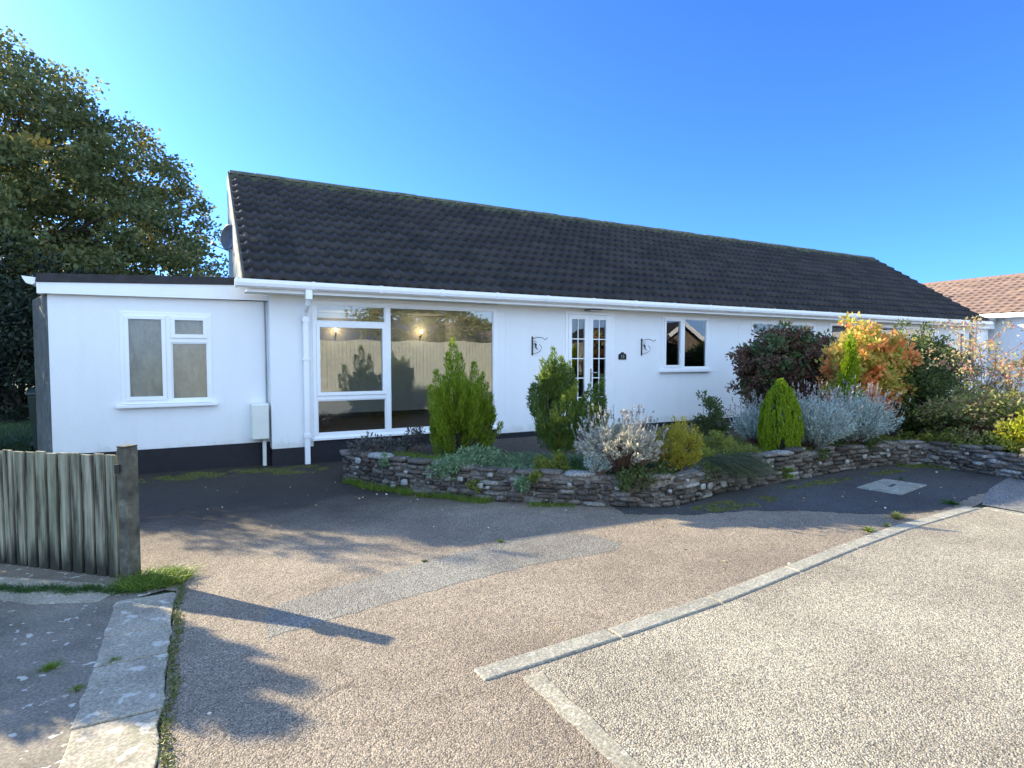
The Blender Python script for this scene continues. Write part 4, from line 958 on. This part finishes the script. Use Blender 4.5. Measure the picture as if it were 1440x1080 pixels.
# trailing grassy plant over the wall right of the corner
g=np.random.default_rng(81); n=1500; P=np.stack([g.uniform(4.3,5.0,n),-4.20+g.normal(0,.05,n),.33+g.uniform(-.03,.08,n)],1); D=np.stack([g.normal(0,.4,n),-g.uniform(.4,1.1,n),g.uniform(0,.9,n)],1)
V,F=strips(P,D,g.uniform(.14,.30,n),.006,81,1.1,4)
t=empty('trailing_plant',(4.65,-4.2,.3),'dark trailing grassy plant hanging over the wall below the heather mound','plant'); leaf_part('foliage',V,F,leafmat('dark_trailing',[(.03,.05,.02),(.08,.10,.04),(.15,.16,.08),(.05,.08,.03)],.3),t)
clump_shrub('corner_ivy',(3.2,-4.30,BZ),(3.30,-4.36,.30),(.45,.10,.14),34,50,.07,.04,M['olive'],'low dark leafy growth at the foot of the silver shrub on the coping','ground cover',seed=82,hollow=0,up=.2)

# big shrubs
clump_shrub('dark_red_shrub',(8.75,-1.9,BZ),(8.80,-2.0,1.22),(1.12,.80,.90),330,95,.17,.075,M['acer'],'big rounded dark red and green leaved shrub in front of the bungalow','shrub','bark',seed=91,hollow=.55,zmin=.35)
clump_shrub('orange_tipped_shrub',(8.72,-3.35,BZ),(8.78,-3.40,1.34),(.74,.55,.80),270,80,.16,.08,M['orange'],'large shrub with orange young leaves glowing in the sun','shrub','bark',seed=92,hollow=.5,zmin=.4)
clump_shrub('dark_spreading_shrub',(11.7,-2.6,BZ),(11.7,-2.6,1.05),(1.35,.75,1.05),340,95,.16,.06,M['olive'],'dark green spreading shrub between the orange shrub and the brambles','shrub','bark',seed=93,hollow=.5,zmin=.25)
clump_shrub('dark_spreading_shrub',(9.45,-3.85,BZ),(9.42,-3.85,.92),(.50,.42,.62),150,80,.14,.06,M['olive'],'dark green shrub in front of the lower right side of the orange shrub','shrub','bark',seed=98,hollow=.4,zmin=.3)
# brambles and rose at the right
clump_shrub('bramble_thicket',(9.2,-4.9,BZ),(9.25,-5.0,.68),(.62,.95,.46),190,60,.16,.055,M['bramble'],'tangled bramble thicket behind the right-hand stone wall','bramble','redtwig',seed=94,hollow=.2,zmin=.28,nstem=80)
g=np.random.default_rng(95); t=empty('wild_rose',(9.6,-4.9,BZ),'tall thin wild rose with reddish arching stems at the right edge','rose bush'); m=MB(); P=[];D=[]
for i in range(34):
    a=g.uniform(0,6.28); r=g.uniform(.25,1.0); hgt=g.uniform(1.0,1.95); s=Vector((9.6+g.normal()*.15,-4.9+g.normal()*.3,BZ)); e=s+Vector((math.cos(a)*r,math.sin(a)*r*1.2,hgt)); mid=(s+e)/2+Vector((-math.cos(a)*r*.3,-math.sin(a)*r*.3,hgt*.22)); e2=e+Vector((math.cos(a)*.22,math.sin(a)*.22,-.08))
    pts=[s,s*.4+mid*.6,mid,(mid+e)/2+Vector((0,0,.06)),e,e2]; m.tube(pts,[.006,.005,.0045,.004,.003,.0015],5,False)
    for k in range(80):
        u=g.uniform(1.2,4.99); j=int(u); q_=pts[j]+(pts[j+1]-pts[j])*(u-j); P.append(np.array(q_)+g.normal(size=3)*.04); D.append(g.normal(size=3)+np.array([0,0,.2]))
m.build('stems',M['redtwig'],t); P=np.array(P);D=np.array(D); l=.055*g.uniform(.5,1.3,len(P)); V,F=blades(P,D,l,l*.55,.05,95); leaf_part('foliage',V,F,M['rose'],t)
clump_shrub('lime_shrub',(9.0,-5.9,BZ),(9.02,-5.75,.62),(.34,.42,.34),90,70,.11,.06,M['lime'],'bright lime-yellow leafed bush at the far right above the wall','shrub',seed=96,hollow=.3)
clump_shrub('low_green_growth',(8.9,-5.0,BZ),(8.85,-5.0,.38),(.25,1.0,.14),70,60,.10,.045,M['heath'],'low green leafy growth along the top of the right-hand wall','ground cover',seed=97,hollow=0,up=.4)

for i,(t_,rr,mk) in enumerate([(1.05,.07,'sedum'),(2.3,.06,'heath'),(3.0,.05,'heath'),(5.05,.09,'olive'),(5.9,.08,'heath'),(6.6,.07,'grass'),(7.4,.09,'olive'),(8.6,.08,'olive')]):
    p,d=wp.at(t_); n=Vector((d.y,-d.x,0)); q_=p+n*.03
    zz=(.34,.16,.30,.33,.22,.12,.31,.34)[i]
    clump_shrub('wall_plant',(q_.x,q_.y,zz-.03),(q_.x,q_.y,zz),(rr*1.6,rr,rr),9,45,.04,.03,M[mk],('little tuft on the coping near the left end of the stone wall','small fern growing from the wall face below the grey-green mat','low sprig on the coping left of the tall dark cypress','green sprig spilling over the coping at the wall corner','small plant in the wall face right of the corner','grass tuft low in the wall below the lime conifer','leafy sprig hanging over the wall below the lavender','leafy sprig on the coping at the right bend of the wall')[i],'wall plant',group='plants growing in the stone wall',seed=160+i,hollow=0,up=.3,nstem=4)
# kerb and driveway weeds
def weed(x,y,r,h,n,mat,label,seed,name='weed',cat_='weed',w=.008):
    g=np.random.default_rng(seed); a=g.uniform(0,6.28,n); k=g.random(n); P=np.stack([x+.25*r*k*np.cos(a),y+.25*r*k*np.sin(a),np.zeros(n)-.004],1); D=np.stack([np.cos(a)*k*r/h,np.sin(a)*k*r/h,np.ones(n)],1)
    V,F=strips(P,D,h*g.uniform(.5,1.2,n),w,seed,.4,3); o=link(name,np_mesh(name,V,F),mat,None,(x,y,0)); return tag(o,label,cat_,'weeds in the tarmac and kerb' if name=='weed' else None)
wm=leafmat('pale_weed',[(.16,.20,.04),(.26,.28,.08),(.34,.30,.13)],.4)
weed(5.18,-5.90,.10,.09,110,wm,'largest pale weed tuft growing behind the kerb',101,w=.016)
weed(4.82,-6.0,.05,.045,50,wm,'tiny weed between the two larger tufts on the kerb',102,w=.012)
weed(4.50,-6.02,.09,.06,80,M['grass'],'green weed tuft at the kerb nearest the middle of the drive',103,w=.010)
weed(6.3,-5.85,.14,.07,130,M['lawn'],'dark green weed clump at the far end of the kerb',104,w=.012)
weed(1.37,-4.70,.045,.035,60,M['grass'],'small green weed on the upper edge of the grey tarmac patch',105)
weed(.62,-4.85,.04,.02,40,M['moss'],'flat moss dot left of the small weed on the grey patch',106,w=.012)
weed(7.05,-4.93,.04,.10,26,M['lawn'],'upright green weed at the corner of the manhole cover',107,w=.010)
weed(-1.33,-5.52,.06,.035,70,M['grass'],'small grass tuft in the shaded paving joint',108,w=.005)
weed(-1.62,-5.45,.10,.05,120,M['grass'],'grass tuft in the dark paving near the bottom left',109,w=.005)
weed(-1.46,-5.75,.07,.035,70,M['grass'],'grass tuft at the sunlit border of the dark paving',111,w=.005)
# grass clump by the post, strip under the fence
def gclump(g,n):
    a=g.uniform(0,6.28,n); r=g.random(n)**.7; return np.stack([-1.22+.23*r*np.cos(a),-4.36+.17*r*np.sin(a),np.zeros(n)],1)
carpet('grass_clump',gclump,1500,M['grass'],'long green grass clump at the foot of the timber post','grass',.13,.006,0,110,.7)
def gstrip(g,n):
    s=g.random(n); w_=g.normal(0,.035+.0*s,n); x=-1.25-s*1.3; y=-4.52+s*.72+w_+.02*np.sin(s*30); return np.stack([x,y,np.zeros(n)],1)
carpet('grass_strip',gstrip,2600,M['lawn'],'ragged line of grass between concrete and paving in front of the fence','grass',.05,.005,.0,112,.6)
def estrip(g,n):
    s=g.random(n); return np.stack([-1.06+g.normal(0,.016,n)+.012*np.sin(s*25),-4.45-s*2.6,np.zeros(n)],1)
carpet('edge_moss',estrip,1500,M['moss'],'moss and weeds in the seam between edging slabs and driveway','moss',.022,.008,-.004,113,.6)
# lawn behind the fence
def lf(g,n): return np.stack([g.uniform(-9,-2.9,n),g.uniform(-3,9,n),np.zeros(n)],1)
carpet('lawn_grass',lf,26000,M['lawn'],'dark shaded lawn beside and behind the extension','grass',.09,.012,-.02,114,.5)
# scattered fallen leaves
def fl(g,n):
    P=[]
    while len(P)<n:
        x,y=g.uniform(-1.0,8.4),g.uniform(-6.4,-.6)
        p,d=min(((wp.at(t_)) for t_ in np.linspace(0,wp.T,30)),key=lambda q_:(q_[0]-Vector((x,y,0))).length); nn_=Vector((d.y,-d.x,0)); off=(Vector((x,y,0))-p).dot(nn_)
        if off>.03 and g.random()<math.exp(-off*.9): P.append((x,y,0))
    return P
g=np.random.default_rng(120); P=np.array(fl(g,150)); D=g.normal(size=(150,3)); D[:,2]*=.12; P[:,2]=.004; l=g.uniform(.015,.04,150); V,F=blades(P,D,l,l*.6,.0,120)
tag(link('fallen_leaves',np_mesh('fallen_leaves',V,F),M['autumn']),'scattered pale fallen leaves on the tarmac near the wall','leaves',None,'stuff')

# wheelie bin beside the extension
t=empty('wheelie_bin',(-3.17,3.2,0),'dark green wheelie bin in shade beside the grey side wall','bin')
def frust(x,y,w0,w1,z0,z1,d0,d1):
    return MB().add([(x-w0,y-d0,z0),(x+w0,y-d0,z0),(x+w0,y+d0,z0),(x-w0,y+d0,z0),(x-w1,y-d1,z1),(x+w1,y-d1,z1),(x+w1,y+d1,z1),(x-w1,y+d1,z1)],[(3,2,1,0),(4,5,6,7),(0,1,5,4),(1,2,6,5),(2,3,7,6),(3,0,4,7)])
BM=simple('bin_plastic',(.03,.05,.04),.45,.1,5)
frust(-3.17,3.2,.19,.235,.06,.97,.21,.30).build('bin_body',BM,t,bevel=.02)
MB().extrude_x([(2.88,.975),(2.89,1.02),(3.2,1.075),(3.50,1.03),(3.52,.975)],-3.42,-2.92).build('lid',BM,t,bevel=.012)
MB().tube([(-3.38,3.56,.98),(-2.96,3.56,.98)],.016).build('handle',BM,t)
for xw in (-3.47,-3.10): MB().tube([(xw,3.46,.10),(xw+.045,3.46,.10)],.10,16).build('wheel',M['black'],t)

# ------------------------------------------------------------------ trees
def big_tree(name, base, cen, rad, power, nclump, per, crad, leaf, mat, label, seed, trunk_r=.32, group=None, zmin=1.5, sun_thin=None):
    g=np.random.default_rng(seed); t=empty(name,base,label,'tree',group); cen=np.array(cen,float);rad=np.array(rad,float);C=[]
    while len(C)<nclump:
        p=g.uniform(-1,1,3); r=(np.abs(p)**power).sum()**(1/power)
        if .35<r<.97 and g.random()<(.25+.75*r):
            q_=cen+p*rad
            if q_[2]>zmin and not (sun_thin and sun_thin(q_)): C.append(q_)
    C=np.array(C); idx=np.repeat(np.arange(len(C)),per); n=len(idx); cr=crad*g.uniform(.55,1.3,len(C))[idx]
    off=g.normal(size=(n,3)); off/=np.linalg.norm(off,axis=1,keepdims=True); off*=(g.random(n)**.5*cr)[:,None]; off[:,2]*=.6
    P=C[idx]+off; D=off/crad+g.normal(size=(n,3))*.8; ls=leaf*g.uniform(.55,1.35,n); V,F=blades(P,D,ls,ls*.62,.08,seed); leaf_part('crown',V,F,mat,t)
    m=MB(); b=Vector(base); top=Vector(cen)+Vector((0,0,rad[2]*.45)); fork=b+(Vector((cen[0],cen[1],b.z))-b)*.4+Vector((0,0,(cen[2]-b.z)*.55))
    m.tube([b,b*.5+fork*.5+Vector((.1,.05,0)),fork,fork*.5+top*.5+Vector((-.2,.1,0)),top],[trunk_r*1.2,trunk_r,trunk_r*.85,trunk_r*.5,.05],10)
    for k in g.choice(len(C),min(44,len(C)),replace=False):
        e=Vector(C[k]); s_=fork+(top-fork)*g.uniform(0,.7); mid=(s_+e)/2+Vector((g.normal(),g.normal(),g.normal()+.6))*.25; m.tube([s_,mid,e],[trunk_r*.34,trunk_r*.2,.02],6,False)
    m.build('trunk',M['bark'],t); return t
rt=Vector((math.sin(az),-math.cos(az),0)); fh=Vector((math.cos(az),math.sin(az),0))
def place(depth,lat,z): p=CAM+fh*depth+rt*lat; return (p.x,p.y,z)
def bright(q_):   # keep the crown open where the low sun reaches the front garden
    return False
big_tree('oak_tree',place(20,-17.7,0),place(20,-18.0,4.5),(8.1,7.0,8.2),1.6,1500,130,.66,.16,M['oak'],'tall dark oak with yellowing top behind the white extension',131)
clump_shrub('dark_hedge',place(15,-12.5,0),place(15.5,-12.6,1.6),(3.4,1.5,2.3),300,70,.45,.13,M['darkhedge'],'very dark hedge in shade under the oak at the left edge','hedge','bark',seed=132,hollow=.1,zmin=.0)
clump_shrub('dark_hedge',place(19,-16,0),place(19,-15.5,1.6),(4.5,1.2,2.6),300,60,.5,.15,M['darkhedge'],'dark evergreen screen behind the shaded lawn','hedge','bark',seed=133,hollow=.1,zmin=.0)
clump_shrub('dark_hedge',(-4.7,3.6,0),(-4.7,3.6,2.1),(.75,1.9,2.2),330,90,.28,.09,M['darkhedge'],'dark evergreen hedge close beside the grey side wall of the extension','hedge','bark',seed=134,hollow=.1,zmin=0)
# invented planting out of view at the left, placed to throw the drive shadows
conifer('shadow_conifer',(-4.1,-1.8,0),shell_plumes((-4.1,-1.8,1.35),(.40,.40,1.2),150,.4,.10,140,.1),M['cypress_dk'],'made-up narrow conifer beyond the left edge, added to cast shadow on the drive',141,blade=.09,bw=.04,nper=60)
clump_shrub('shadow_shrub',(-3.9,-2.7,0),(-3.95,-2.7,.9),(.95,.85,.85),170,70,.2,.08,M['darkhedge'],'made-up broad shrub beyond the left edge behind the fence, added to cast shadow','shrub','bark',seed=142,hollow=.2)
# trees across the road, mirrored in the panes
big_tree('street_tree',(8.2,-16.5,0),(8.4,-16.8,3.4),(3.3,1.7,2.4),2.0,120,90,.5,.16,M['bramble'],'broad green tree across the road, mirrored in the big window',151,.2)
